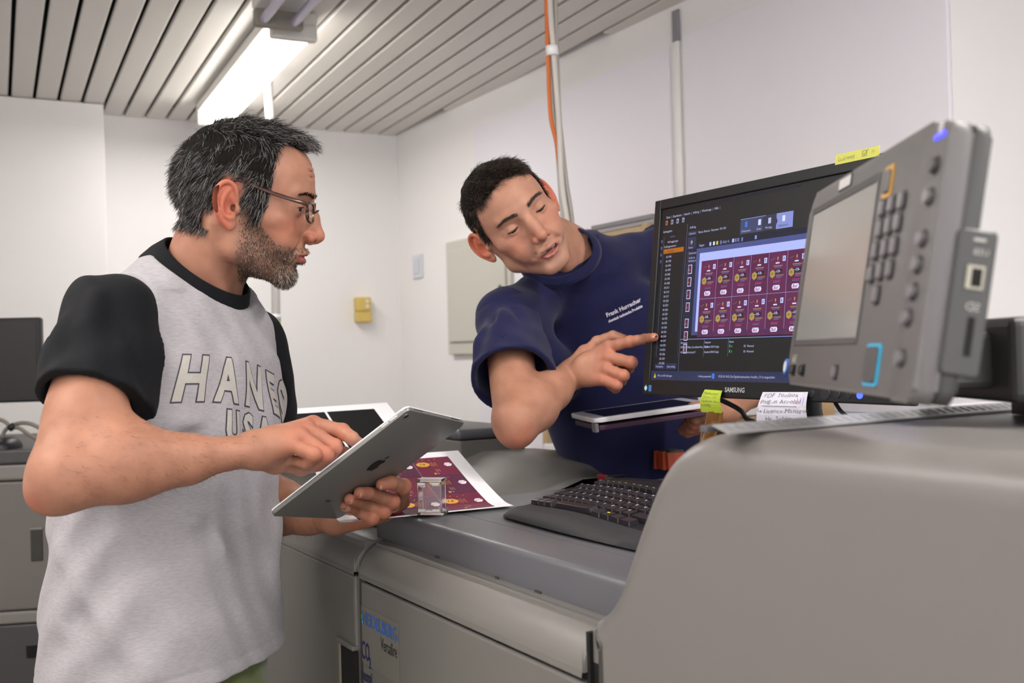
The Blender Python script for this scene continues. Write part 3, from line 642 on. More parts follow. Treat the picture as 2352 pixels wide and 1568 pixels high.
for k in range(25): T_(.020, .0885 + .00775 * k, '18-%d' % (1490 + 3 * k), .0054, BTX, .85)
R_(.067, .073, .0695, Hh - .04, B1, 2)
R_(.008, Hh - .029, .036, Hh - .019, B2, 2); R_(.039, Hh - .029, .067, Hh - .019, B2, 2); T_(.012, Hh - .0218, 'Durchsuchen..', .0048, BTX, .75); T_(.043, Hh - .0218, 'Neuer Auftrag..', .0048, BTX, .75)
R_(0, Hh - .016, W, Hh, B2, 2); cv.poly([(.008, .004), (.014, .004), (.011, .012)], BYE, 4); T_(.018, Hh - .006, '1401 von 1401 Auftraegen', .005, BTX, .75); T_(.125, Hh - .006, '1 Auftrag ausgewaehlt', .005, BTX, .75); R_(.160, Hh - .0125, .166, Hh - .004, BBL, 4); T_(.176, Hh - .006, '07.05.18 10:42: Die Digitaldruckmaschine Versafire_CV ist eingeschaltet', .0054, BTX, .80)
R_(.076, .048, .098, .055, B2, 2); T_(.080, .0535, 'Uebersicht', .0045, BTX, .8); T_(.103, .0535, 'Name: Riemen  Nummer: 18-1401', .0055, BTX)
R_(.076, .058, .098, .079, B2, 2); cv.ngon(.087, Hh - .067, .003, .004, BYE, 4, 4); R_(.0845, .064, .087, .067, BRD, 5); R_(.087, .067, .0895, .070, BBL, 5); T_(.080, .0775, 'Farben', .0045, BTX)
R_(.205, .042, .255, .0665, B2, 3); R_(.255, .042, .285, .0665, B1, 3); R_(.285, .042, .320, .0665, BLB, 3); cv.poly([(.282, Hh - .0665), (.288, Hh - .054), (.282, Hh - .042)], B1, 4); R_(.205, .042, .262, .0430, BLB, 4)
for x, c in ((.216, BBL), (.246, BWH), (.268, BTX), (.298, BWH)): R_(x, .047, x + .006, .056, c, 5)
for x, t in ((.209, 'Dokumente'), (.243, 'Seiten'), (.262, 'Montage'), (.290, 'Digitaldruck')): T_(x, .0635, t, .0050, BTX if t != 'Digitaldruck' else B0, .85)
R_(.101, .070, W, .0785, B1, 2); T_(.108, .0765, 'Bogen', .0055, BTX); 
for k, (x, c) in enumerate(((.133, BTX), (.142, BWH), (.150, BYE), (.159, BDIM), (.188, BTX), (.194, BDIM), (.200, BDIM), (.209, BDIM), (.240, BLB))): R_(x, .0715, x + .0045, .0775, c, 4)
T_(.166, .0765, '65,61 %', .0055, BTX)
R_(.076, .081, .100, Hh - .082, B1, 2); T_(.082, .0875, 'Dokumente', .0050, BTX, .8); T_(.082, .0955, '18-1401_Ru..', .0045, BTX, .75); T_(.082, .101, 'FWC2018_Al..', .0045, BTX, .75)
for k in range(7):
    y = .1055 + .0215 * k + (.006 if k > 3 else 0); R_(.0825, y, .0920, y + .0155, BWH, 3); R_(.0835, y + .001, .0910, y + .0145, BM, 4); R_(.085, y + .008, .087, y + .010, BG, 5)
R_(.101, .0795, W, Hh - .076, BBG, 2); R_(.110, .088, W, Hh - .082, BPG, 3); R_(.101, Hh - .081, W, Hh - .076, B2, 4)
cx0, cy0, cw_, chh = .1165, .1020, .0395, .0640
for i in range(9):
    for j in range(2):
        x0, y0 = cx0 + cw_ * i, cy0 + chh * j
        if x0 + cw_ > W - .02: continue
        R_(x0, y0, x0 + cw_ - .0004, y0 + chh - .0004, BM if (i + j) % 2 else BM2, 4)
        cv.ngon(x0 + .0095, Hh - (y0 + .034), .0062, .0066, BG, 5, 6, .52); cv.text(x0 + .0062, Hh - (y0 + .0362), '19', .0062, BK, 6, sx=.8)
        cv.rect(x0 + .0150, Hh - (y0 + .0335), x0 + .0290, Hh - (y0 + .0275), BK, 5); cv.text(x0 + .0160, Hh - (y0 + .0323), '-1/3-', .0055, BWH, 6, sx=1.0, offset=.0001)
        cv.rect(x0 + .0180, Hh - (y0 + .0125), x0 + .0205, Hh - (y0 + .0080), BG, 5); cv.rect(x0 + .0185, Hh - (y0 + .0160), x0 + .0200, Hh - (y0 + .0125), BRD, 5); cv.rect(x0 + .0150, Hh - (y0 + .0185), x0 + .0230, Hh - (y0 + .0165), BWH, 5)
        cv.rect(x0 + .0295, Hh - (y0 + .0155), x0 + .0355, Hh - (y0 + .0075), BWH, 5); cv.rect(x0 + .0307, Hh - (y0 + .0143), x0 + .0343, Hh - (y0 + .0087), BLB, 6)
        for k in range(3): cv.ngon(x0 + .006 + .003 * k, Hh - (y0 + .012 - .001 * k), .0007, .0008, BG, 5, 5)
        for k, (a, b) in enumerate(((.011, .030), (.013, .028))): cv.rect(x0 + a, Hh - (y0 + .0225 + .0022 * k), x0 + b, Hh - (y0 + .0215 + .0022 * k), BG if k == 0 else BDIM, 5)
        for k in range(3): cv.rect(x0 + .0175, Hh - (y0 + .0372 + .0018 * k), x0 + .0335 - .003 * k, Hh - (y0 + .0363 + .0018 * k), BG if k == 0 else BDIM, 5)
        for k in range(2): cv.rect(x0 + .012, Hh - (y0 + .0452 + .0022 * k), x0 + .028 - .002 * k, Hh - (y0 + .0442 + .0022 * k), BRD if k == 0 else BDIM, 5)
        cv.poly([(x0 + .011, Hh - (y0 + .0552)), (x0 + .0130, Hh - (y0 + .0515)), (x0 + .0250, Hh - (y0 + .0515)), (x0 + .0270, Hh - (y0 + .0552)), (x0 + .0250, Hh - (y0 + .0590)), (x0 + .0130, Hh - (y0 + .0590))], BWH, 5)
        cv.text(x0 + .0135, Hh - (y0 + .0575), 'Bud', .0068, BRD, 6, sx=.85, shear=.25, offset=.00015)
R_(.074, Hh - .075, W, Hh - .016, em('table', '4c5076'), 1); R_(.074, Hh - .070, W, Hh - .0690, BLB, 4)
for x, t in ((.076, 'Elemente'), (.137, 'Sequenz'), (.196, 'Status')): T_(x, Hh - .062, t, .0050, BTX)
for k, (t1, t2) in enumerate((('FWC2018_Alldas_AccreditationPass_120x85m..', 'Standard SRA3 Single'), ('18-1401_Rueckseite.pdf 1', 'Standard SRA3 Single'))):
    y = Hh - .0545 + .0085 * k; T_(.076, y, t1, .0049, BTX, .78); T_(.137, y, t2, .0049, BTX, .85); R_(.197, y - .0045, .1995, y, BGN, 4); R_(.202, y - .0035, .2035, y, BGN, 4); T_(.230, y, '5%  Wartend', .0050, BTX, .85)
for x in (.135, .194): R_(x, Hh - .069, x + .0006, Hh - .040, BDIM, 4)
cv.build('screen', lambda s, t, l: fS((SX0 + s, SY0 + t, -.0045 + .00025 * l)), MN)
SIL = mat('logo_silver', 'c4c4ca', .3, .3)
cv = Canvas(); cv.text(.214, .0090, 'SAMSUNG', .0108, SIL, 1, sx=.92, offset=.0003); cv.build('brand_lettering', lambda s, t, l: fS((s, t, .0004)), MN)
cv = Canvas(); cv.poly([(.004, .011), (.0095, .005), (.0150, .011), (.0095, .018)], mat('badge_green', '2f9a72', .4), 1).ngon(.0095, .0112, .0035, .004, mat('badge_white', 'cfd8ee', .4), 2, 12).rect(.0175, .0055, .0255, .0165, mat('badge_blue', '2f7fc8', .4), 1); cv.build('badge', lambda s, t, l: fS((s, t, .0003 * l)), MN)
for k, x in enumerate((.398, .424, .446, .466, .486)):
    MB(fS).tube([(x, .011, -.001), (x, .011, .0012)], .0052 if k != 1 else .0085, 16).build('power_button' if k == 4 else 'button', em('led', '3a50ff', 4) if k == 4 else mat('button_dark', '2c2c30', .3), MN)
# stand: neck and foot on the worktop
nb = MO + mu * .33 + mv * .06 - mn * .055
MB().tube([nb + np.array([0, 0, .02]), nb - np.array([0, 0, .07]), np.array([nb[0] - mn[0] * .03, nb[1] - mn[1] * .03, ZW + .01])], .022, 12).build('neck', BLACK, MN, smooth=True, autosmooth=50)
MB(frame((nb[0], nb[1], 0), mu * [1, 1, 0], -mn * [1, 1, 0], (0, 0, 1))).box(-.12, .12, -.08, .12, ZW, ZW + .014, .006).build('foot', BLACK, MN)
cbl = [fS((.105, .02, -.012)), un(1690, 935, 1.76), un(1715, 962, 1.72), un(1745, 990, 1.66), un(1775, 1030, 1.60)]
cbl[-1][2] = ZW + .004
MB().tube(smooth_path(cbl, 6), .0042, 8).build('cable', mat('cable_black', '2b2a2c', .45), MN, smooth=True)
c2_ = [fS((.40, .02, -.03)), un(1930, 942, 1.50), un(1960, 965, 1.47), un(1990, 1000, 1.45), un(2000, 1060, 1.46)]; c2_[-1][2] = ZW + .004
MB().tube(smooth_path(c2_, 6), .003, 8).build('cable', mat('cable_black', '2b2a2c', .45), MN, smooth=True)
# ------------------------------------------------------------------ notes stuck on the monitor
PEN = mat('pen_grey', '55555e', .6)
def hand(cv, x, y, txt, size, m_, rot=0., jit=.12):
    """casual handwriting: each letter slightly moved and turned"""
    for ch in txt:
        if ch != ' ':
            V, T = text_tris(ch, size * random.uniform(.9, 1.12), .82, offset=-size * .014, shear=.12)
            if len(V):
                a = rot + random.uniform(-jit, jit); c, q = math.cos(a), math.sin(a); V = V @ np.array([[c, q], [-q, c]]) + [x, y + random.uniform(-.06, .06) * size]
                cv.P.append((V, T, cv.mi(m_), 2))
                x += (V[:, 0].max() - V[:, 0].min()) + size * .08
        else: x += size * .32
    return x
def on_mon(px, py, off=.001):
    p = ray_pl(px, py, MO + mn * off, mn); return np.array([(p - MO) @ mu, (p - MO) @ mv])
# yellow strip on the top bezel
a_ = on_mon(1914, 357); b_ = on_mon(2015, 338); c_ = on_mon(1918, 379)
nt_ = empty('sticky_strip', fS((a_[0], c_[1], .001)), 'narrow yellow sticky strip on the top bezel of the large monitor', 'sticky note')
yel = mat('note_yellow', 'c4c45c', .6)
w_ = b_[0] - a_[0]; h_ = a_[1] - c_[1]
o_ = c_
MB(fS).box(o_[0], o_[0] + w_, o_[1], o_[1] + h_, .0006, .0010).build('paper', yel, nt_)
cv = Canvas(); hand(cv, .005, h_ * .28, 'Lack/weiß', h_ * .62, PEN); cv.line([(w_ * .62, h_ * .3), (w_ * .72, h_ * .3), (w_ * .72, h_ * .8), (w_ * .62, h_ * .8), (w_ * .62, h_ * .3)], .0006, PEN, 2); cv.line([(w_ * .64, h_ * .6), (w_ * .67, h_ * .4), (w_ * .76, h_ * .9)], .0006, PEN, 2); hand(cv, w_ * .82, h_ * .35, '???', h_ * .5, PEN)
cv.build('handwriting', lambda s, t, l: fS((o_[0] + s, o_[1] + t, .0012 + .0001 * l)), nt_)
def curl_note(name, label, quad, m_, writer, lift, W0, H0):
    """note hanging from the bezel; quad = photograph pixels TL,TR,BR,BL"""
    tl, trr, br, bl = [ray_pl(*q, MO + mn * (.0015 + e_), mn) for q, e_ in zip(quad, (0, 0, lift, lift))]
    f = lambda s, t, l: (tl * (1 - s / W0) * (1 - t / H0) + trr * s / W0 * (1 - t / H0) + br * s / W0 * t / H0 + bl * (1 - s / W0) * t / H0) + mn * (.006 * math.sin(math.pi * t / H0) + .010 * max(0, s / W0 - .75) ** 2 * 4 * (1 - t / H0) + .00025 * l)
    r = empty(name, bl, label, 'sticky note'); c = Canvas(); c.rect(0, 0, W0, H0, m_, 0, 8, 8); c.build('paper', f, r)
    c = Canvas(); writer(c); c.P = [(V * [1, -1] + [0, H0], T, mi, l) for V, T, mi, l in c.P]; c.build('handwriting', f, r)
def w_green(c):
    for k, t in enumerate(('Maintenance', 'Center für', 'Updates zu-', 'ständig')): hand(c, .003, .039 - .0085 * k, t, .0095 if k else .0088, PEN)
curl_note('sticky_note', 'lime green sticky note hanging from the lower edge of the large monitor', ((1619, 894), (1662, 897), (1662, 949), (1611, 946)), mat('note_green', 'a9bc36', .6), w_green, .004, .05, .05)
def w_white(c):
    hand(c, .006, .073, 'PDF Toolbox', .0135, PEN); hand(c, .003, .058, 'Plug-in Acrobat', .0135, PEN)
    for k, m_ in enumerate((mat('pen_pink', 'd98fae', .6), mat('pen_violet', '9a94d6', .6), mat('pen_violet', '9a94d6', .6))): c.line([(.072 + .006 * k, .070), (.071 + .006 * k, .057)], .0016, m_, 2)
    c.line([(.006, .053), (.072, .051)], .0006, PEN, 2); c.line([(.010, .0512), (.072, .0492)], .0006, PEN, 2)
    c.line([(.002, .047), (.002, .040), (.008, .040)], .0007, PEN, 2); c.line([(.006, .042), (.009, .040), (.006, .037)], .0007, PEN, 2)
    hand(c, .012, .036, 'Lisence-Manager', .0135, PEN); hand(c, .016, .019, 'Hr. Schön', .0135, PEN)
    for k, (x, y) in enumerate(((.062, .046), (.068, .047), (.074, .045))): c.ngon(x, y, .004, .0035, mat('pen_smudge', 'c3bfd2', .6), 1, 10)
    c.line([(.074, .046), (.081, .056)], .0012, mat('pen_orange', 'e0c090', .6), 1)
curl_note('paper_note', 'white handwritten paper note hanging below the large monitor', ((1752, 900), (1859, 900), (1861, 985), (1739, 985)), mat('note_white', 'cbc9d6', .6), w_white, .006, .09, .085)
# amber adhesive roll-end hanging below the green note
root = empty('tape_strip', ray_pl(1640, 975, MO, mn), 'crumpled amber adhesive tape below the lime green note', 'tape')
AMB = mat('tape_amber', '6e4712', .22, mottle=.45, mscale=90, coat=.6)
cs_ = [(1641, 945, 20), (1640, 962, 20), (1634, 980, 19), (1626, 1000, 18), (1618, 1030, 17)]
vs = []
for x, y, w2 in cs_:
    for s, dz_ in ((-1, 0), (-.3, .004), (.4, -.002), (1, .003)): vs.append(ray_pl(x + s * w2, y, MO + mn * (.004 + dz_), mn))
for x, y, w2 in cs_:
    for s, dz_ in ((-1, 0), (-.3, .004), (.4, -.002), (1, .003)): vs.append(ray_pl(x + s * w2, y, MO + mn * (.0015 + dz_), mn))
n5 = 20; fs = []
for i in range(4):
    for j in range(3): a = i * 4 + j; fs += [(a, a + 1, a + 5, a + 4), (n5 + a, n5 + a + 4, n5 + a + 5, n5 + a + 1)]
for a, b in zip([0, 1, 2, 3, 7, 11, 15, 19, 18, 17, 16, 12, 8, 4], [1, 2, 3, 7, 11, 15, 19, 18, 17, 16, 12, 8, 4, 0]): fs.append((a, n5 + a, n5 + b, b))
m = MB(); m.faces(vs, fs); m.build('strip', AMB, root, smooth=True, autosmooth=60)
# ------------------------------------------------------------------ steel rule lying across the rounded cover
r0 = ray_z(1672, 985, ZH + .006); r1 = ray_z(2352, 931, ZH + .006)
rd = r1 - r0; rd[2] = 0; L_ = np.linalg.norm(rd) * 1.25; rd = rd / np.linalg.norm(rd); rn = np.array([-rd[1], rd[0], 0])
root = empty('steel_rule', r0, 'long steel rule lying across the top of the rounded printer cover', 'ruler')
STEEL = mat('steel', 'b6b5b6', .32, .6)
fr_ = lambda p: r0 + rd * p[0] + rn * p[1] + np.array([0, 0, p[2]])
MB(fr_).prism([(-.001, -.0045), (.020, .0015), (.020, .0030), (-.001, -.0030)], lambda p, q, t: (t, p, q), 0, L_).build('blade', STEEL, root)
MB(fr_).box(-.006, L_, .021, .030, -.004, .002, .001).build('dark_strip', mat('rule_dark', '5f5e62', .4, .4), root)  # separate darker strip along the far side of the blade
cv = Canvas()
for k in range(int(L_ / .0125)): cv.rect(.008 + .0125 * k, .004, .008 + .0125 * k + .0042, .016, mat('rule_marks', '8e8d8f', .5), 1)
cv.build('graduations', lambda s, t, l: fr_((s, t, -.0030 + (t + .001) / .021 * .006 + .0004)), root)
# ------------------------------------------------------------------ operating panel
PO = np.array([.2866, 1.1082, 1.3606]); pu = np.array([-.015, -.3597, .0002]); pu /= np.linalg.norm(pu); pv = np.array([.0337, -.0012, .1972]); pv = pv - pu * (pu @ pv); pv /= np.linalg.norm(pv); pn = np.cross(pu, pv); PW, PH = .36, .2
if pn @ (np.array([-1, .9, 1.4]) - PO) < 0: pn = -pn
fP = lambda p: PO + pu * p[0] + pv * p[1] + pn * p[2]
CP = empty('control_panel', (*(PO + pu * .2 - pn * .05)[:2], ZH + .002), 'grey operating panel with touch screen and keypad standing on the printer', 'control panel')
PG = mat('panel_grey', '5f5c5c', .45, bump=.12, bscale=800); PGD = mat('panel_grey_dark', '3a3937', .42); PGS = mat('panel_slate', '4c4a4a', .42); PKD = mat('key_slate', '2a2829', .45); PKL = mat('key_silver', '6d6a6d', .35)
def rrect(x0, x1, y0, y1, r, n=6, rr=None):
    rr = rr or (r, r, r, r); pts = []
    for (cx, cy, a0, r_) in ((x1 - rr[0], y1 - rr[0], 0, rr[0]), (x0 + rr[1], y1 - rr[1], 90, rr[1]), (x0 + rr[2], y0 + rr[2], 180, rr[2]), (x1 - rr[3], y0 + rr[3], 270, rr[3])):
        for k in range(n + 1): t = math.radians(a0 + 90 * k / n); pts.append((cx + r_ * math.cos(t), cy + r_ * math.sin(t)))
    return pts
pz = lambda p, q, t: (p, q, t)
MB(fP).prism(rrect(0, PW, 0, PH, .018, 6, (.004, .020, .020, .004)), pz, -.020, 0, .005, 3).build('face_plate', PG, CP, autosmooth=40)
# raised side column carrying the round keys
CA0, CA1 = PW - .002, PW + .052
MB(fP).prism(rrect(CA0, CA1, -.002, PH - .010, .010, 6), pz, -.010, .006, .005, 3).build('side_column', PG, CP, autosmooth=40)
MB(fP).prism(rrect(CA0 + .004, CA1 + .0, -.001, PH - .011, .010, 6), pz, -.022, -.0095, .004, 3).build('rear_column', PGD, CP, autosmooth=40)
MB(fP).box(CA0 - .004, CA0 + .002, .002, PH - .002, -.002, .001, .0008).build('column_seam', PGS, CP)
# touch screen with its sunken frame
lx0, lx1, ly0, ly1 = .022, .240, .046, .176
LCD = mat('lcd_grey', '95938f', .14, spec=.6)
for b in ((lx0 - .006, lx0, ly0 - .006, ly1 + .007), (lx1, lx1 + .004, ly0 - .006, ly1 + .007), (lx0, lx1, ly1, ly1 + .007), (lx0, lx1, ly0 - .006, ly0)):
    MB(fP).box(*b, -.002, .0012, .0006).build('screen_rim', PGS if b[3] - b[2] > .01 or b[2] < .1 else PKD, CP)
MB(fP).box(lx0, lx1, ly0, ly1, -.002, .0004).build('touch_screen', LCD, CP)
# keys
def pkey(x, y, w_, h_, m_, name='key', top=.004, parent=CP):
    MB(fP).prism(rrect(x - w_ / 2 - .002, x + w_ / 2 + .002, y - h_ / 2 - .002, y + h_ / 2 + .002, .003, 3), pz, -.001, .0006).build('key_well', PKD, parent)
    return MB(fP).prism(rrect(x - w_ / 2, x + w_ / 2, y - h_ / 2, y + h_ / 2, .0025, 3), pz, 0, top, .001, 1).build(name, m_, parent)
kx0 = .258
def on_pan(px, py): p = ray_pl(px, py, PO, pn); return (p - PO) @ pu, (p - PO) @ pv
for (px, py) in ((2030, 480), (2052, 470), (2075, 462), (2024, 528), (2045, 520), (2066, 512), (2014, 578), (2036, 572), (2057, 566), (2004, 630), (2025, 624), (2047, 619), (2016, 678)):
    x, y = on_pan(px, py); pkey(x, y, .010, .0125, PKL)
x, y = on_pan(2042, 417); w_, h_ = .0115, .013
MB(fP).prism(rrect(x - w_, x + w_, y - h_, y + h_, .002, 3), pz, -.001, .0010).build('amber_key_rim', mat('rim_amber', 'b98a2e', .4), CP); pkey(x, y, .014, .019, PG, 'reset_key', .003)
x, y = on_pan(2004, 838); w_, h_ = .0185, .0165
MB(fP).prism(rrect(x - w_, x + w_, y - h_, y + h_, .004, 3), pz, -.001, .0010).build('start_key_rim', mat('rim_cyan', '2f9dc4', .35, emit=.1), CP)
MB(fP).prism(rrect(x - w_ + .004, x + w_ - .004, y - h_ + .0025, y + h_ - .0025, .003, 3), pz, 0, .003, .001, 1).build('start_key', PGS, CP)
for (px, py) in ((1823, 849), (1844, 850)): x, y = on_pan(px, py); pkey(x, y, .013, .009, PKD)
x, y = on_pan(1920, 855); pkey(x, y, .009, .010, PKL)
x, y = on_pan(1806, 842)
MB(fP).prism([(x + .0085 * math.cos(t), y + .0085 * math.sin(t)) for t in np.linspace(0, 2 * math.pi, 24, endpoint=False)], pz, -.001, .0012).build('lock_ring', mat('ring_blue', '2f68c4', .4), CP)
MB(fP).prism([(x + .006 * math.cos(t), y + .006 * math.sin(t)) for t in np.linspace(0, 2 * math.pi, 24, endpoint=False)], pz, 0, .0018).build('lock_symbol', mat('ring_white', 'd4d6da', .4), CP)
x, y = on_pan(1826, 825); MB(fP).box(x - .010, x + .012, y - .005, y + .005, -.001, .0008).build('name_tag', mat('tag_olive', '74716a', .4), CP)
cv = Canvas(); cv.text(x - .008, y - .0025, 'RealFE', .007, mat('tag_text', 'c9c6b8', .5), 1, sx=.8); cv.build('tag_lettering', lambda s, t, l: fP((s, t, .0011)), CP)
x, y = on_pan(1942, 420); MB(fP).box(x - .019, x + .022, y - .006, y + .006, -.001, .0008).build('brand_plate', PKD, CP); MB(fP).box(x - .017, x + .020, y - .0048, y + .0048, 0, .0014, .0004).build('brand_tile', mat('tile_silver', 'c3c0c2', .35), CP)
# round buttons down the column
def on_col(px, py): p = ray_pl(px, py, PO + pn * .006, pn); return (p - PO) @ pu, (p - PO) @ pv
for (px, py) in ((2150, 380), (2137, 452), (2121, 548), (2110, 608), (2100, 670), (2087, 730), (2072, 823)):
    x, y = on_col(px, py)
    ring_ = lambda r, zz0, zz1, m_, nm_: MB(fP).prism([(x + r * math.cos(t), y + r * .8 * math.sin(t)) for t in np.linspace(0, 2 * math.pi, 16, endpoint=False)], pz, zz0, zz1, .0008, 1).build(nm_, m_, CP)
    ring_(.0088, .005, .0068, PKD, 'button_well'); ring_(.0066, .006, .0105, PKL if py != 380 else PGS, 'round_button')
x, y = on_col(2161, 311); MB(fP).box(x - .010, x + .010, y - .0018, y + .0018, .005, .0072, .0008).build('status_light', mat('led_blue', '3a3cff', .3, emit=1.), CP)
x, y = on_col(2163, 293); MB(fP).tube([fP((0, 0, 0)) * 0 + np.array([x, y, .005]), np.array([x, y, .0068])], .004, 12).build('status_symbol', mat('symbol_grey', 'b4b2b4', .4), CP)
# port block on the near side: usb socket and card slot
nu = CA1 + .002
fN = lambda p: fP((nu + p[2] - .002, p[1], -.018 + p[0]))      # p[0] from the rear edge forward, p[2] outwards
MB(fN).prism(rrect(-.016, .010, .020, .118, .004, 3), pz, -.02, .003, .0015, 1).build('port_block', PGD, CP)
MB(fN).box(-.010, .002, .078, .094, .0028, .0042, .0003).build('usb_rim', mat('usb_metal', '8a8678', .4, .6), CP); MB(fN).box(-.008, -.0015, .080, .092, .0040, .0046).build('usb_socket', GAP, CP)
MB(fN).box(-.008, -.0035, .034, .060, .0028, .0036).build('card_slot', GAP, CP)
cv = Canvas(); pw = mat('port_print', 'a09d9a', .5)
cv.text(-.011, .101, 'USB', .006, pw, 1); cv.text(-.010, .064, 'SD', .008, pw, 1); cv.rect(-.008, .110, .000, .112, pw, 1); cv.build('port_lettering', lambda s, t, l: fN((s, t, .0034)), CP)
# support arm and dark housing behind
hA = un(2175, 735, .98); hB = un(2190, 890, .98)
MB().box(hA[0] - .02, hA[0] + .10, .94, 1.02, hB[2], hA[2] - .012, .006).build('support_arm', PGD, CP)
MB().box(hA[0] + .022, hA[0] + .36, .90, 1.10, ZH + .001 + .02, hA[2], .008, 3).build('arm_housing', mat('housing_dark', '2c2a2b', .45), CP)
MB().box(hA[0] + .10, hA[0] + .30, .93, 1.07, ZH + .001, ZH + .022).build('arm_foot', PGD, CP)
# ------------------------------------------------------------------ modelling clay: distance fields meshed with surface nets
f32 = np.float32
def smin(a, b, k):
    h = np.maximum(k - np.abs(a - b), 0) / k
    return np.minimum(a, b) - h * h * k * .25
class Clay:
    def __init__(s): s.ops = []
    def add(s, fn, lo, hi, mode='u', k=.008):
        s.ops.append((fn, np.array(lo, f32), np.array(hi, f32), mode, f32(k))); return s
    def rc(s, a, b, ra, rb, k=.008, mode='u', flat=None):
        """tapered capsule; flat=(dir, f) squeezes it along dir"""
        a = np.array(a, f32); b = np.array(b, f32); ab = b - a; L2 = f32(max(ab @ ab, 1e-10)); R = max(ra, rb); ra = f32(ra); rb = f32(rb)
        if flat is not None: fd = np.array(flat[0], f32); fd = fd / np.linalg.norm(fd); ff = f32(1 / flat[1] - 1)
        def fn(P):
            t = np.clip(((P - a) @ ab) / L2, 0, 1); v = P - a - t[:, None] * ab
            if flat is not None: v = v + (v @ fd)[:, None] * fd * ff; return (np.sqrt((v * v).sum(1)) - (ra + (rb - ra) * t)) * f32(flat[1])
            return np.sqrt((v * v).sum(1)) - (ra + (rb - ra) * t)
        return s.add(fn, np.minimum(a, b) - R, np.maximum(a, b) + R, mode, k)
    def ch(s, pts, rs, k=.006, mode='u', flat=None):
        if not hasattr(rs, '__len__'): rs = [rs] * len(pts)
        for i in range(len(pts) - 1): s.rc(pts[i], pts[i + 1], rs[i], rs[i + 1], k, mode, flat)
        return s
    def el(s, c, r, k=.008, mode='u', R=None):
        c = np.array(c, f32); r = np.array(r, f32); M = None if R is None else np.array(R, f32)   # rows = axes
        def fn(P):
            q = P - c
            if M is not None: q = q @ M.T
            k0 = np.sqrt(((q / r) ** 2).sum(1)); k1 = np.sqrt(((q / (r * r)) ** 2).sum(1)) + 1e-9
            return k0 * (k0 - 1) / k1
        m = r if M is None else np.full(3, r.max(), f32)
        return s.add(fn, c - m, c + m, mode, k)
    def loft(s, o, ax, e1, e2, secs, k=.02, p=2.3, mode='u'):
        """elliptic sections (t,off1,off2,a,b) along axis ax from o"""
        o, ax, e1, e2 = (np.array(v, f32) for v in (o, ax, e1, e2)); S_ = np.array(secs, f32)
        def fn(P):
            q = P - o; t = q @ ax; g = [np.interp(t, S_[:, 0], S_[:, i]).astype(f32) for i in range(1, 5)]
            x = (q @ e1 - g[0]) / g[2]; y = (q @ e2 - g[1]) / g[3]
            rr = (np.abs(x) ** f32(p) + np.abs(y) ** f32(p)) ** f32(1 / p)
            d = (rr - 1) * np.minimum(g[2], g[3]); c = np.maximum(S_[0, 0] - t, t - S_[-1, 0])
            return np.maximum(d, c)
        pts = np.concatenate([o + ax * q[0] + e1 * q[1] + e2 * q[2] + sg * np.array([1, 1, 1]) * max(q[3], q[4]) for q in S_ for sg in (-1, 1)]).reshape(-1, 3)
        return s.add(fn, pts.min(0), pts.max(0), mode, k)
    def fold(s, a, b, w_, h_):
        """soft ridge (h>0) or crease (h<0) along a-b"""
        a = np.array(a, f32); b = np.array(b, f32); ab = b - a; L2 = f32(ab @ ab)
        def fn(P):
            t = ((P - a) @ ab) / L2; tc = np.clip(t, 0, 1); v = P - a - tc[:, None] * ab
            return -f32(h_) * np.exp(-(v * v).sum(1) / f32(w_ * w_)) * np.sqrt(np.clip(np.sin(np.clip(t, 0.02, .98) * math.pi), 0, 1))
        return s.add(fn, np.minimum(a, b) - 2.5 * w_, np.maximum(a, b) + 2.5 * w_, 'd', .001)
    def wave(s, fn, lo, hi): return s.add(fn, lo, hi, 'd', .001)
    def eval(s, P):
        d = np.full(len(P), .08, f32)
        for fn, lo, hi, mode, k in s.ops:
            mg = k + f32(.014) if mode != 'd' else f32(0)
            m = np.flatnonzero(((P > lo - mg) & (P < hi + mg)).all(1)) if mode != 'i' else slice(None)
            if mode != 'i' and not len(m): continue
            v = fn(P[m]); q = d[m]
            if mode == 'u': d[m] = smin(q, v, k)
            elif mode == 's': d[m] = -smin(-q, v, k)
            elif mode == 'i': d[m] = -smin(-q, -v, k)
            elif mode == 'd': d[m] = q + v
        return d
    def half(s, pt, n, k=.002):
        """keep the side where (p-pt).n < 0"""
        pt = np.array(pt, f32); n = np.array(n, f32); n = n / np.linalg.norm(n)
        return s.add(lambda P: (P - pt) @ n, (0, 0, 0), (0, 0, 0), 'i', k)
    def mesh(s, lo, hi, h):
        lo = np.array(lo, float); hi = np.array(hi, float); c = 4
        nc = np.ceil((hi - lo) / (h * c)).astype(int); n = nc * c
        ax = [lo[i] + (np.arange(nc[i]) + .5 - .5 / c) * h * c for i in range(3)]
        G = np.stack(np.meshgrid(*ax, indexing='ij'), -1).reshape(-1, 3).astype(f32)
        cdv = s.eval(G); act = np.abs(cdv) < h * c * 1.05 + .002
        D = np.repeat(np.repeat(np.repeat(cdv.reshape(nc), c, 0), c, 1), c, 2)
        ai = np.argwhere(act.reshape(nc)); off = np.stack(np.meshgrid(*[np.arange(c)] * 3, indexing='ij'), -1).reshape(-1, 3)
        I = (ai[:, None, :] * c + off[None]).reshape(-1, 3); P = (lo + I * h).astype(f32)
        D[I[:, 0], I[:, 1], I[:, 2]] = s.eval(P)
        return surface_nets(D, lo, h)
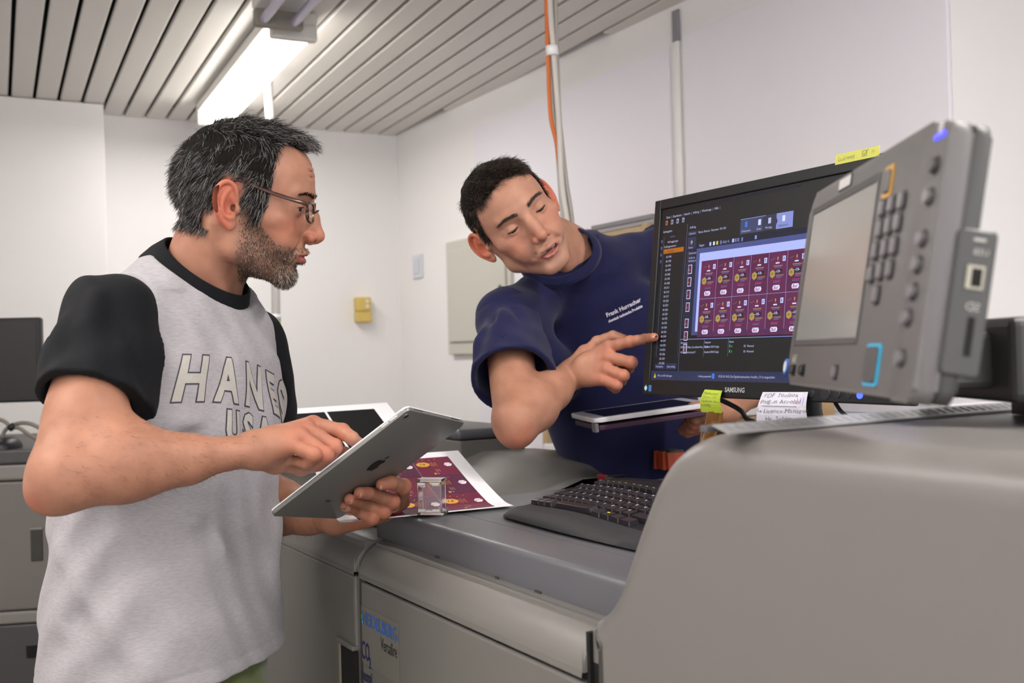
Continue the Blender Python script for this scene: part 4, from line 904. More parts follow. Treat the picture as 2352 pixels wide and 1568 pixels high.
def surface_nets(D, lo, h):
    I = D < 0; n = D.shape; sl = lambda a, i: a[tuple(slice(o, m - 1 + o) for o, m in zip(i, n))]
    co = [(i, j, k) for i in (0, 1) for j in (0, 1) for k in (0, 1)]
    cnt = sum(sl(I, c).astype(np.int8) for c in co); cells = np.argwhere((cnt > 0) & (cnt < 8))
    acc = np.zeros((len(cells), 3)); w_ = np.zeros(len(cells)); vals = {c: D[cells[:, 0] + c[0], cells[:, 1] + c[1], cells[:, 2] + c[2]] for c in co}
    for a in co:
        for ax in range(3):
            if a[ax] == 0:
                b = tuple(1 if i == ax else a[i] for i in range(3)); va, vb = vals[a], vals[b]; m = (va < 0) != (vb < 0)
                t = np.where(m, va / (va - vb + 1e-20), 0)
                p = np.array(a, float)[None] + t[:, None] * (np.array(b) - np.array(a))[None]; acc[m] += p[m]; w_[m] += 1
    V = lo + (cells + acc / w_[:, None]) * h
    idx = np.full(tuple(m - 1 for m in n), -1, np.int64); idx[cells[:, 0], cells[:, 1], cells[:, 2]] = np.arange(len(cells)); F = []
    for ax in range(3):
        o1, o2 = [(1, 2), (2, 0), (0, 1)][ax]; s0 = [slice(None)] * 3; s1 = [slice(None)] * 3; s0[ax] = slice(0, -1); s1[ax] = slice(1, None)
        A = I[tuple(s0)]; B = I[tuple(s1)]; e = np.argwhere(A != B); e = e[(e[:, o1] > 0) & (e[:, o2] > 0) & (e[:, o1] < n[o1] - 1) & (e[:, o2] < n[o2] - 1)]
        ins = A[e[:, 0], e[:, 1], e[:, 2]]; q = []
        for d1, d2 in ((-1, -1), (0, -1), (0, 0), (-1, 0)):
            g = e.copy(); g[:, o1] += d1; g[:, o2] += d2; q.append(idx[g[:, 0], g[:, 1], g[:, 2]])
        q = np.stack(q, 1); q[~ins] = q[~ins][:, ::-1]; F.append(q)
    F = np.concatenate(F); F = F[(F >= 0).all(1)]
    return V, F
def vnormals(V, F):
    n = np.cross(V[F[:, 2]] - V[F[:, 0]], V[F[:, 3]] - V[F[:, 1]]); N = np.zeros_like(V)
    for i in range(4): np.add.at(N, F[:, i], n)
    return N / (np.linalg.norm(N, axis=1)[:, None] + 1e-12)
def clay_obj(name, parts, mats, parent=None, smooth_it=0):
    """parts: list of (V, F, colours or None) joined in one mesh"""
    vs, fs, cs, b = [], [], [], 0
    for V, F, c in parts:
        for _ in range(smooth_it):
            A = np.zeros_like(V); w_ = np.zeros(len(V))
            for i in range(4): np.add.at(A, F[:, i], V[F[:, (i + 1) % 4]] + V[F[:, (i - 1) % 4]]); np.add.at(w_, F[:, i], 2)
            V = V * .5 + .5 * A / np.maximum(w_, 1)[:, None]
        vs.append(V); fs.append(F + b); b += len(V); cs.append(np.ones((len(V), 3)) if c is None else c)
    V = np.concatenate(vs); F = np.concatenate(fs); C = np.concatenate(cs)
    me = bpy.data.meshes.new(name); me.vertices.add(len(V)); me.vertices.foreach_set('co', V.astype(f32).ravel())
    me.loops.add(F.size); me.loops.foreach_set('vertex_index', F.astype(np.int32).ravel()); me.polygons.add(len(F)); me.polygons.foreach_set('loop_start', np.arange(0, F.size, 4, dtype=np.int32))
    me.update(calc_edges=True)
    at = me.attributes.new('pigment', 'FLOAT_COLOR', 'POINT'); at.data.foreach_set('color', np.concatenate([C, np.ones((len(C), 1))], 1).astype(f32).ravel())
    return link(name, me, parent, mats, smooth=True)
def skin_mat(name, rough=.56, sss=.10):
    m = bpy.data.materials.new(name); m.use_nodes = True; nt = m.node_tree; b = nt.nodes['Principled BSDF']; N = nt.nodes.new; Lk = nt.links.new
    at = N('ShaderNodeAttribute'); at.attribute_name = 'pigment'; tc = N('ShaderNodeTexCoord')
    n1 = N('ShaderNodeTexNoise'); n1.inputs['Scale'].default_value = 38; n1.inputs['Detail'].default_value = 5; Lk(tc.outputs['Object'], n1.inputs['Vector'])
    r = N('ShaderNodeValToRGB'); r.color_ramp.elements[0].color = (.86, .80, .78, 1); r.color_ramp.elements[1].color = (1.12, 1.10, 1.08, 1); r.color_ramp.elements[0].position = .3; r.color_ramp.elements[1].position = .7; Lk(n1.outputs['Fac'], r.inputs['Fac'])
    mx = N('ShaderNodeMix'); mx.data_type = 'RGBA'; mx.blend_type = 'MULTIPLY'; mx.inputs['Factor'].default_value = .8; Lk(at.outputs['Color'], mx.inputs['A']); Lk(r.outputs['Color'], mx.inputs['B']); Lk(mx.outputs['Result'], b.inputs['Base Color'])
    n2 = N('ShaderNodeTexNoise'); n2.inputs['Scale'].default_value = 520; n2.inputs['Detail'].default_value = 3; Lk(tc.outputs['Object'], n2.inputs['Vector'])
    n3 = N('ShaderNodeTexNoise'); n3.inputs['Scale'].default_value = 120; n3.inputs['Detail'].default_value = 3; Lk(tc.outputs['Object'], n3.inputs['Vector'])
    ad = N('ShaderNodeMath'); ad.operation = 'ADD'; Lk(n2.outputs['Fac'], ad.inputs[0]); Lk(n3.outputs['Fac'], ad.inputs[1])
    bp = N('ShaderNodeBump'); bp.inputs['Strength'].default_value = .16; bp.inputs['Distance'].default_value = .0012; Lk(ad.outputs[0], bp.inputs['Height']); Lk(bp.outputs['Normal'], b.inputs['Normal'])
    b.inputs['Roughness'].default_value = rough; b.inputs['Subsurface Weight'].default_value = sss; b.inputs['Subsurface Radius'].default_value = (1., .35, .18); b.inputs['Subsurface Scale'].default_value = .006
    b.inputs['Specular IOR Level'].default_value = .32
    return m
def cloth_mat(name, col, heather=0., rough=.85, weave=1., streak=(1, 1, 1), sheen=.25):
    m = bpy.data.materials.new(name); m.use_nodes = True; nt = m.node_tree; b = nt.nodes['Principled BSDF']; N = nt.nodes.new; Lk = nt.links.new; c = srgb(col)
    tc = N('ShaderNodeTexCoord'); mp = N('ShaderNodeMapping'); mp.inputs['Scale'].default_value = streak; Lk(tc.outputs['Object'], mp.inputs['Vector'])
    n1 = N('ShaderNodeTexNoise'); n1.inputs['Scale'].default_value = 210; n1.inputs['Detail'].default_value = 4; Lk(mp.outputs[0], n1.inputs['Vector'])
    mx = N('ShaderNodeMix'); mx.data_type = 'RGBA'; mx.inputs['A'].default_value = tuple(v * (1 - heather) for v in c[:3]) + (1,); mx.inputs['B'].default_value = tuple(min(1, v * (1 + heather * .6)) for v in c[:3]) + (1,)
    mr = N('ShaderNodeMapRange'); mr.inputs[1].default_value = .3; mr.inputs[2].default_value = .65; Lk(n1.outputs['Fac'], mr.inputs[0]); Lk(mr.outputs[0], mx.inputs['Factor']); Lk(mx.outputs['Result'], b.inputs['Base Color'])
    n2 = N('ShaderNodeTexNoise'); n2.inputs['Scale'].default_value = 900; Lk(tc.outputs['Object'], n2.inputs['Vector'])
    n3 = N('ShaderNodeTexNoise'); n3.inputs['Scale'].default_value = 26; n3.inputs['Detail'].default_value = 4; Lk(tc.outputs['Object'], n3.inputs['Vector'])
    sc = N('ShaderNodeMath'); sc.operation = 'MULTIPLY_ADD'; sc.inputs[1].default_value = 2.0 * weave; Lk(n3.outputs['Fac'], sc.inputs[0]); Lk(n2.outputs['Fac'], sc.inputs[2])
    bp = N('ShaderNodeBump'); bp.inputs['Strength'].default_value = .25; bp.inputs['Distance'].default_value = .0025; Lk(sc.outputs[0], bp.inputs['Height']); Lk(bp.outputs['Normal'], b.inputs['Normal'])
    b.inputs['Roughness'].default_value = rough; b.inputs['Sheen Weight'].default_value = sheen; b.inputs['Specular IOR Level'].default_value = .2
    return m
def strand_obj(name, roots, dirs_fn, lens, rad, mats, midx, parent=None, seg=5, extra=None):
    """tapered three-sided hair strands; dirs_fn(P, u, ids) gives growth direction at fraction u"""
    n = len(roots); P = np.array(roots, float); ring = []; ids = np.arange(n)
    for k in range(seg + 1):
        u_ = k / seg; d = dirs_fn(P, u_, ids); d = d / (np.linalg.norm(d, axis=1)[:, None] + 1e-9)
        a = np.cross(d, [.3, .2, .93]); a /= np.linalg.norm(a, axis=1)[:, None] + 1e-9; b = np.cross(d, a); r = (rad * (1 - .75 * u_ ** 1.5))
        r = r[:, None] if hasattr(r, '__len__') else r
        ring.append(np.stack([P + r * (math.cos(t) * a + math.sin(t) * b) for t in (0, 2.094, 4.189)], 1))
        P = P + d * (lens / seg)[:, None]
    Rg = np.stack(ring, 1).reshape(-1, 3)   # n,(seg+1),3
    base = (ids * (seg + 1) * 3)[:, None, None]; k = np.arange(seg)[None, :, None] * 3; j = np.arange(3)[None, None, :]
    A = base + k + j; B = base + k + (j + 1) % 3; F = np.stack([A, B, B + 3, A + 3], -1).reshape(-1, 4)
    mi = np.repeat(np.asarray(midx), seg * 3)
    if extra is not None:
        V0, F0, m0 = extra; F0 = F0 + len(Rg); Rg = np.concatenate([Rg, V0]); F = np.concatenate([F, F0]); mi = np.concatenate([mi, np.full(len(F0), m0)])
    me = bpy.data.meshes.new(name); me.vertices.add(len(Rg)); me.vertices.foreach_set('co', Rg.astype(f32).ravel()); me.loops.add(F.size); me.loops.foreach_set('vertex_index', F.astype(np.int32).ravel())
    me.polygons.add(len(F)); me.polygons.foreach_set('loop_start', np.arange(0, F.size, 4, dtype=np.int32)); me.polygons.foreach_set('material_index', mi.astype(np.int32)); me.update(calc_edges=True)
    return link(name, me, parent, mats, smooth=True)
def not_ear(x, y, z):
    sd = np.sqrt((x / .0745) ** 2 + ((y + .002) / .097) ** 2 + ((z - .038) / .081) ** 2)
    return (1 - sstep(sd, 1.03, 1.06) * sstep(z, .052, .044) * sstep(y, .03, .02) * sstep(y, -.048, -.040) * sstep(z, -.045, -.040)) * (1 - sstep(np.abs(x), .0715, .0745) * sstep(y, .022, .016) * sstep(y, -.042, -.036) * sstep(z, .046, .040) * sstep(z, -.045, -.040))
def sstep(x, a, b): t = np.clip((x - a) / (b - a), 0, 1); return t * t * (3 - 2 * t)
def blend(C, m, col): m = np.asarray(m)[:, None]; return C * (1 - m) + np.array(srgb(col)[:3]) * m
# ------------------------------------------------------------------ a head in its own frame: x = the person's right, y = forward, z = up, origin between the ears
def head_clay(g):
    c = Clay(); G = lambda k, d: g.get(k, d)
    c.el((0, -.002, .038), (.0745, .097, G('top', .081)), .02)
    c.el((0, .028, .055), (.061, .0675, .054), .02)
    c.el((0, .036, -.02), (.058, .060, .080), .03)
    for s in (-1, 1):
        c.el((s * .046, .056, -.008), (.021, .024, .016), .02)
        jw = G('jaw', .051); c.rc((s * .060, -.002, -.008), (s * (jw + .001), .010, -.060), .013, .016, .018)
        c.rc((s * jw, .012, -.061), (s * .015, .078, -.089), .0165, .015, .02)
        c.rc((s * .010, .0915, .036), (s * .041, .078, .036), .0085, .0075, .012)
        c.el((s * .036, .070, -.036), (.018, .018, .022), .018)
    c.el((0, .0795, -.088), (.021, .0145, .016), .012)
    c.el((0, .080, -.050), (.031, .0215, .026), .016)
    for s in (-1, 1): c.el((s * .032, .106, .012), (.0165, .019, .0105), .014, 's')
    # nose
    b_ = G('bump', 0.)
    c.rc((0, .0925, .026), (0, .1035 + b_, .004), .0072, .0088, .010); c.rc((0, .1035 + b_, .004), (0, .1165, -.018), .0088, .0095, .008)
    c.el((0, .100, -.012), (.0135, .012, .020), .010); c.el((0, .1185, -.0225), (.0098, .0098, .0088), .006)
    for s in (-1, 1):
        c.el((s * .0128, .1065, -.0265), (.0066, .0098, .0074), .005)
    c.rc((0, .108, -.034), (0, .117, -.030), .0040, .0040, .005)
    for s in (-1, 1): c.el((s * .0062, .1115, -.0345), (.0034, .0058, .0042), .003, 's')
    # lips
    op = G('open', 0.); sm = G('smile', 0.); ly_ = G('lipy', 0.); up = [(-.0245, .0925, -.0548 + sm), (-.010, .1010, -.0508), (-.003, .1035, -.0500), (0, .1032, -.0508), (.003, .1035, -.0500), (.010, .1010, -.0508), (.0245, .0925, -.0548 + sm)]
    lt = G('lips', 1.); up = [(p[0], p[1] + ly_, p[2]) for p in up]; c.ch(up, [.0022, .0046 * lt, .0048 * lt, .0048 * lt, .0048 * lt, .0046 * lt, .0022], .004)
    lo_ = [(-.0225, .0925, -.0568 - op * .4 + sm), (-.009, .0995, -.0622 - op), (0, .1012, -.0634 - op), (.009, .0995, -.0622 - op), (.0225, .0925, -.0568 - op * .4 + sm)]
    lo_ = [(p[0], p[1] + ly_, p[2]) for p in lo_]; c.ch(lo_, [.0022, .0056 * lt, .0060 * lt, .0056 * lt, .0022], .004)
    sl = [(-.0235, .0965, -.0562 + sm), (-.010, .1040, -.0566 - op * .5), (0, .1062, -.0570 - op * .5), (.010, .1040, -.0566 - op * .5), (.0235, .0965, -.0562 + sm)]
    sl = [(p[0], p[1] + ly_ * .6 - (.0055 if op else 0), p[2]) for p in sl]; c.ch(sl, [.0006, .0012 + op * .55, .0013 + op * .65, .0012 + op * .55, .0006], .0025, 's')
    c.rc((-.012, .100, -.0745 - op), (.012, .100, -.0745 - op), .0045, .0045, .010, 's')
    for s in (-1, 1): c.rc((s * .0165, .1015, -.030), (s * .030, .089, -.054), .0018, .0016, .010, 's')     # nasolabial crease
    # eyes: orbit filling, lids as shell caps
    for s in (-1, 1):
        E = np.array([s * .032, .0785, .0125], f32)
        c.el((s * .032, .0765, .0125), (.018, .0105, .0125), .006)
        for sg, al in ((1, G('lid_up', 14)), (-1, G('lid_lo', -20))):
            a = math.radians(al); nz = np.array([0, -math.sin(a), math.cos(a)], f32) * sg
            def lid(P, E=E, nz=nz):
                q = P - E; return np.maximum(np.sqrt((q * q).sum(1)) - f32(.0142), -(q @ nz))
            c.add(lid, E - f32(.0145), E + f32(.0145), 'u', .0022)
    # ears
    for s in (-1, 1):
        fl = G('flare', .40); no = np.array([s * math.cos(fl), math.sin(fl), 0]); ef = np.array([-s * math.sin(fl), math.cos(fl), 0]); eu = np.array([0, -.16, .987])
        ef = ef - eu * (ef @ eu); ef /= np.linalg.norm(ef); no = np.cross(ef, eu) * (1 if np.cross(ef, eu)[0] * s > 0 else -1)
        O = np.array([s * .0705, .004, -.002]); q = lambda f_, u_, n_=0.: O + ef * f_ + eu * u_ + no * (n_ + .0035)
        Rm = np.stack([ef, eu, no])
        c.rc(O - no * .014 + ef * -.008, q(-.012, .002, -.004), .012, .010, .006, flat=(no, .8))
        c.el(q(-.0165, .005, .0008), (.0185, .0305, .0036), .004, 'u', Rm)
        c.el(q(-.0105, -.0245, .001), (.0088, .0100, .0040), .005, 'u', Rm)
        rim = [(.000, .006, .0005), (-.0015, .018, .003), (-.005, .0285, .004), (-.014, .0345, .0045), (-.0245, .031, .0055), (-.0315, .020, .006), (-.0330, .006, .006), (-.0295, -.008, .005), (-.0225, -.019, .003), (-.0155, -.027, .002)]
        c.ch([q(*r_) for r_ in smooth_path(rim, 3)], .0031, .0022)
        c.ch([q(*r_) for r_ in smooth_path([(-.011, .026, .0015), (-.0185, .017, .003), (-.0225, .004, .0045), (-.020, -.009, .0045), (-.013, -.0165, .0035)], 3)], .0028, .004)
        c.el(q(-.0115, -.001, .0075), (.0078, .0125, .0085), .004, 's', Rm)
        c.el(q(-.0045, -.002, -.001), (.0040, .0050, .0080), .003, 's', Rm)
        c.el(q(.0005, -.004, .0030), (.0042, .0062, .0045), .004, 'u', Rm)
        c.el(q(-.0095, -.0155, .0035), (.0055, .0040, .0035), .004, 'u', Rm)
    return c
def head_pigment(V, base, g):
    x, y, z = V.T; C = np.tile(np.array(srgb(base)[:3]), (len(V), 1)); G = lambda k, d: g.get(k, d)
    rd = G('red', 'b5604c')
    gs = lambda cx, cy, cz, r: np.exp(-(((np.abs(x) - cx) ** 2 + (y - cy) ** 2 + (z - cz) ** 2) / r ** 2))
    C = blend(C, .45 * gs(.040, .070, -.020, .024), rd); C = blend(C, .55 * gs(0, .116, -.022, .014), rd); C = blend(C, .35 * gs(.013, .106, -.026, .010), rd)
    ear = sstep(np.abs(x), .0695, .077) * sstep(y, .012, -.004) * sstep(np.abs(z), .05, .038); C = blend(C, .62 * ear, G('ear', 'c0624a'))
    op = G('open', 0.)
    lip = sstep(y, .0885, .0915) * sstep(np.abs(x), .0262, .0235) * sstep(z, -.0475 - .35 * np.abs(x), -.0500 - .25 * np.abs(x)) * sstep(z, -.0715 - op + .42 * np.abs(x), -.0690 - op + .42 * np.abs(x)); C = blend(C, .78 * lip, G('lip', '9c4a48'))
    inm = sstep(y, .104, .098) * sstep(np.abs(x), .022, .018) * sstep(np.abs(z + .0568 + op * .5), .0024 + op * .5, .001) * sstep(y, .07, .085)
    C = blend(C, inm * (.9 if op else .6), '3a1414')
    C = blend(C, .35 * gs(.032, .088, .002, .012), G('under', 'a5705e'))
    hz_ = G('stubble', None)
    if hz_ is not None: C = blend(C, hz_(x, y, z), G('stubble_col', '6b5348'))
    sc = G('scalp', None)
    if sc is not None: C = blend(C, sc(x, y, z) * .85, G('scalp_col', '2b2522'))
    return C
def eyeballs(parent, to_world, gaze, iris='3a2c22'):
    WHT = mat('eye_white', 'd9d0cb', .18); IR = mat('eye_iris_' + iris, iris, .12); PU = mat('eye_pupil', '060606', .1)
    for s in (-1, 1):
        vs, fs, ms = [], [], []; gz = np.array(gaze, float); gz /= np.linalg.norm(gz); a = np.cross(gz, [0, 0, 1.]); a /= np.linalg.norm(a); b = np.cross(a, gz); E = np.array([s * .032, .0785, .0125]); NR = 22; NS = 28
        for i in range(NR + 1):
            th = math.pi * i / NR
            for j in range(NS):
                ph = 2 * math.pi * j / NS; vs.append(to_world(E + .0125 * (math.cos(th) * gz + math.sin(th) * (math.cos(ph) * a + math.sin(ph) * b))))
        for i in range(NR):
            for j in range(NS): fs.append((i * NS + j, i * NS + (j + 1) % NS, (i + 1) * NS + (j + 1) % NS, (i + 1) * NS + j)); ms.append(2 if i < 1.6 else (1 if i < 4.2 else 0))
        me = bpy.data.meshes.new('eye'); me.from_pydata([tuple(v) for v in vs], [], fs); me.polygons.foreach_set('material_index', ms); link('eye', me, parent, [WHT, IR, PU], smooth=True)
def nail(parent, tip, axis, up, w_, l_, m_):
    """small curved plate on a fingertip"""
    axis = np.array(axis, float); axis /= np.linalg.norm(axis); up = np.array(up, float); up -= axis * (up @ axis); up /= np.linalg.norm(up); sd = np.cross(axis, up); vs, fs = [], []
    for i in range(6):
        for j in range(7):
            u_ = (i / 5 - .5) * 2; v_ = (j / 6 - .5) * 2; wv = w_ * (1 - .25 * max(0, u_) ** 3 - .12 * max(0, -u_) ** 2); vs.append(tuple(np.array(tip) + axis * (u_ * l_) + sd * (v_ * wv) + up * (-.55 * w_ * v_ * v_ - .10 * l_ * max(0, u_) ** 2)))
    for i in range(5):
        for j in range(6): a = i * 7 + j; fs.append((a, a + 1, a + 8, a + 7))
    me = bpy.data.meshes.new('fingernail'); me.from_pydata(vs, [], fs); return link('fingernail', me, parent, m_, smooth=True)
# ------------------------------------------------------------------ older man with the tablet
def bounds(pts, r): p = np.array(pts); return p.min(0) - r, p.max(0) + r
def rot3(a, b, c):
    ca, sa, cb, sb, cc, sc = math.cos(a), math.sin(a), math.cos(b), math.sin(b), math.cos(c), math.sin(c)
    return np.array([[ca, -sa, 0], [sa, ca, 0], [0, 0, 1]]) @ np.array([[cb, 0, sb], [0, 1, 0], [-sb, 0, cb]]) @ np.array([[1, 0, 0], [0, cc, -sc], [0, sc, cc]])
SKIN = skin_mat('skin')
NAIL = mat('nail', 'b98c7e', .28, sss=.1)
# tablet pose first, the hands are built onto it
TBL, TBR, TTR, TTL = (np.array(v) for v in ((-.3358, 1.4409, 1.1864), (-.268, 1.5984, 1.1564), (-.0705, 1.5407, 1.2995), (-.1383, 1.3831, 1.3295)))
tx = (TBR - TBL); TW = np.linalg.norm(tx); tx /= TW; ty = TTL - TBL; TH = np.linalg.norm(ty); ty /= TH; tn_ = np.cross(tx, ty)
if tn_ @ (CAM - TBL) < 0: tn_ = -tn_                                         # tn_: out of the tablet's back, toward the viewer
def on_tab(px, py, off=0.): return ray_pl(px, py, TBL + tn_ * off, tn_)

PA = empty('person', (-.52, 1.6, 0), 'bearded man in glasses and a grey T-shirt with black sleeves, tapping a tablet', 'person')
df = np.array([.94, -.34, 0]); dr = np.array([-.34, -.94, 0])
# --- head
HA = np.array([-.3982, 1.5701, 1.631]); RA = rot3(-1.4824, .1223, -.2198)
toA = lambda p: HA + RA @ np.asarray(p); inA = lambda p: RA.T @ (np.asarray(p) - HA)
gA = dict(bump=.002, lid_up=12, lid_lo=-16, flare=.42, red='b8604a', ear='bb5f49', lip='8e4444')
def hairA(x, y, z):
    """1 inside the hair-covered scalp"""
    ax = np.abs(x)
    yl = .074 - .030 * sstep(ax, .016, .046) + 0 * z
    front = sstep(y - yl, .004, -.004) * sstep(z, .060, .075) + sstep(z, .080, .060) * sstep(y - (.046 - .006 * sstep(z, .02, -.02)), .004, -.004)
    low = np.where(y > .012, -.018, np.where(y > -.030, .034 + 1.2 * np.maximum(0, -.008 - y) * -1, -.046))
    low = np.where((y <= .012) & (y > -.030), .030 - .075 * sstep(y, -.014, -.030), low)
    return np.clip(front, 0, 1) * sstep(z - low, -.004, .004) * not_ear(x, y, z)
def beardA(x, y, z):
    ax = np.abs(x); cheek = -.018 - .026 * sstep(y, .035, .075)
    m = sstep(z, cheek + .008, cheek - .012) * sstep(y, .000, .034)
    m *= 1 - .0 * ax
    mouth = np.exp(-((z + .058) / .0095) ** 4) * sstep(ax, .027, .022) * sstep(y, .085, .092); m = m * (1 - mouth)
    m = m * (1 - np.exp(-((z + .071) / .004) ** 2) * np.exp(-((ax - .012) / .006) ** 2) * .5)
    nz = sstep(z, -.032, -.036); m = m * np.where(y > .098, nz, 1)
    m = m * np.where((z < -.085) & (y < .07), sstep(z, -.135, -.10), 1)
    side = sstep(y, .046, .036) * sstep(y, .004, .016) * sstep(z, .03, .0) * sstep(z, -.04, -.01)
    return np.clip(np.maximum(m, side * .9), 0, 1)
gA['scalp'] = hairA; gA['stubble'] = lambda x, y, z: .55 * beardA(x, y, z) + .25 * sstep(z, -.05, -.09) * sstep(y, .0, .03) * (1 - beardA(x, y, z)); gA['stubble_col'] = '655448'
cA = head_clay(gA)
nb_w = np.array([-.482, 1.603, 1.50]); nbl = inA(nb_w); n1 = inA(np.array([-.452, 1.592, 1.565]))
cA.rc((0, -.022, -.020), n1, .053, .054, .02); cA.rc(n1, nbl, .054, .062, .02)
for s in (-1, 1): cA.rc((s * .058, -.022, -.03), inA(nb_w + df * .055 - dr * s * -.018 + np.array([0, 0, -.01])), .012, .012, .02)
cA.el(inA(nb_w + df * .048 + np.array([0, 0, .045])), (.012, .012, .016), .02)
for k in range(3): cA.rc((-.03, .098 - .002 * k, .060 + .009 * k), (.036, .092 - .003 * k, .062 + .009 * k), .0007, .0007, .004, 's')   # forehead lines
VA, FA = cA.mesh((-.095, -.115, -.20), (.095, .135, .128), .0017)
NA = vnormals(VA, FA); colA = head_pigment(VA, '9f725d', gA)
headA = (VA @ RA.T + HA, FA, colA)
# --- arms (one clay each, fingers included)
HAND_R = .0098
def finger(c, J, r, k=.0022):
    """J: MCP,PIP,DIP,TIP points; r base radius; each finger is moulded on its own, then pressed against the others"""
    q = Clay(); rs = [r * 1.14, r * 1.03, r * .95, r * .80]; J = [np.asarray(p, float) for p in J]
    for i in range(3): q.rc(J[i], J[i] * .5 + J[i + 1] * .5, rs[i], (rs[i] + rs[i + 1]) * .5 * .95, .003); q.rc(J[i] * .5 + J[i + 1] * .5, J[i + 1], (rs[i] + rs[i + 1]) * .5 * .95, rs[i + 1], .003)
    q.el(J[1], (rs[1] * 1.07,) * 3, .003); q.el(J[0], (rs[0] * 1.05,) * 3, .003)
    lo, hi = np.min(J, 0) - r * 1.3, np.max(J, 0) + r * 1.3
    c.add(q.eval, lo, hi, 'u', k)
def arm_colors(V, base, reds, rad=.018):
    C = np.tile(np.array(srgb(base)[:3]), (len(V), 1))
    for p, a in reds: C = blend(C, a * np.exp(-((V - np.asarray(p)) ** 2).sum(1) / rad ** 2), 'b4624e')
    return C
S_r = np.array([-.546, 1.430, 1.458]); E_r = un(150, 1092, 1.285); W_r = un(580, 1034, 1.395)
c = Clay(); ax = E_r - S_r
c.rc(S_r, E_r, .053, .042, .02); fa = W_r - E_r
c.rc(E_r, E_r + fa * .28 + np.array([0, -.004, .006]), .040, .046, .02); c.rc(E_r + fa * .28 + np.array([0, -.004, .006]), E_r + fa * .62, .046, .032, .02); c.rc(E_r + fa * .62, W_r, .032, .0255, .02, flat=((.2, .3, .93), .80))
c.el(E_r + np.array([-.018, -.004, -.022]), (.024, .024, .022), .02)
c.rc(E_r + (S_r - E_r) * .38 + np.array([.012, -.006, 0]), E_r + fa * .38 + np.array([0, 0, .006]), .034, .030, .035)
c.rc(un(205, 968, 1.300), un(310, 990, 1.315), .0022, .0022, .007, 's')
mi, mm, mr, mp = un(719, 974, 1.462), un(704, 986, 1.440), un(690, 1003, 1.418), un(670, 1022, 1.402)
for mc, r0_, rr in ((mi, .016, .0125), (mm, .017, .0122), (mr, .017, .0118), (mp, .016, .0110)): c.rc(W_r + (mc - W_r) * .06, mc, .021, rr, .010)
c.el((W_r * .5 + (mi + mp) * .25), (.030, .020, .020), .012)
Fi = [mi, un(786, 990, 1.452), un(808, 1006, 1.436), on_tab(832, 1027, -.0180)]
Fm = [mm, un(768, 1026, 1.436), un(752, 1056, 1.452), un(728, 1054, 1.468)]
Fr = [mr, un(748, 1044, 1.414), un(728, 1066, 1.434), un(706, 1056, 1.450)]
Fp = [mp, un(722, 1043, 1.398), un(704, 1062, 1.414), un(676, 1057, 1.424)]
for J, r in ((Fi, .0100), (Fm, .0103), (Fr, .0100), (Fp, .0092)): finger(c, J, r)
Th = [un(632, 1058, 1.43), un(690, 1072, 1.455), un(742, 1062, 1.470), un(792, 1040, 1.462)]
c.rc(W_r, Th[0], .020, .019, .012); finger(c, Th, .0118)
lo, hi = bounds([S_r, E_r, W_r, Fi[3], Th[3], Fp[2]], .068)
V, F = c.mesh(lo, hi, .0021)
armAR = (V, F, arm_colors(V, '9c6f5a', [(mi, .3), (mm, .35), (mr, .35), (mp, .35), (Fm[1], .4), (Fr[1], .4), (Fp[1], .4), (E_r + np.array([-.03, -.03, -.03]), .45), (Fi[1], .3)]))
# left arm, hand closed round the lower right edge of the tablet
S_l = np.array([-.452, 1.768, 1.430]); E_l = un(586, 1152, 1.785); W_l = un(764, 1190, 1.675)
c = Clay(); c.rc(S_l, E_l, .056, .043, .02); fa = W_l - E_l
c.rc(E_l, E_l + fa * .3, .042, .045, .02); c.rc(E_l + fa * .3, E_l + fa * .68, .045, .034, .02); c.rc(E_l + fa * .68, W_l, .034, .027, .02, flat=((0, .5, .87), .82))
k_ = [un(922, 1150, 1.655), un(902, 1168, 1.66), un(882, 1178, 1.66), un(856, 1184, 1.65)]
for mc, rr in zip(k_, (.0135, .0130, .0125, .0118)): c.rc(W_l + (mc - W_l) * .08, mc, .021, rr, .012)
c.el(un(828, 1180, 1.655), (.028, .019, .016), .014)
t_ = lambda px, py, o_=.0095: on_tab(px, py, o_)
LI = [k_[0], un(927, 1117, 1.585), t_(898, 1108), t_(876, 1112, .0085)]
LM = [k_[1], un(901, 1151, 1.585), t_(862, 1134), t_(826, 1131, .0085)]
LR = [k_[2], un(882, 1174, 1.585), t_(842, 1156), t_(803, 1146, .0085)]
LP = [k_[3], un(855, 1189, 1.580), t_(822, 1173, .0085), t_(793, 1162, .0080)]
for J, r in ((LI, .0108), (LM, .0108), (LR, .0102), (LP, .0094)): finger(c, J, r)
tf = lambda u_, v_, o_: TBL + tx * u_ + ty * v_ + tn_ * o_
LT = [un(812, 1178, 1.66), tf(TW + .012, .055, -.030), tf(TW - .010, .078, -.020), tf(TW - .030, .092, -.016)]
c.rc(W_l, LT[0], .020, .019, .012); finger(c, LT, .0115)
lo, hi = bounds([S_l, E_l, W_l, k_[0], LI[1], LI[3], LR[3], LT[3]], .06); V, F = c.mesh(lo, hi, .0021)
armAL = (V, F, arm_colors(V, '986c56', [(J[1], .35) for J in (LI, LM, LR, LP)] + [(J[3], .35) for J in (LI, LM, LR, LP)] + [(un(826, 1200, 1.64), .4)]))
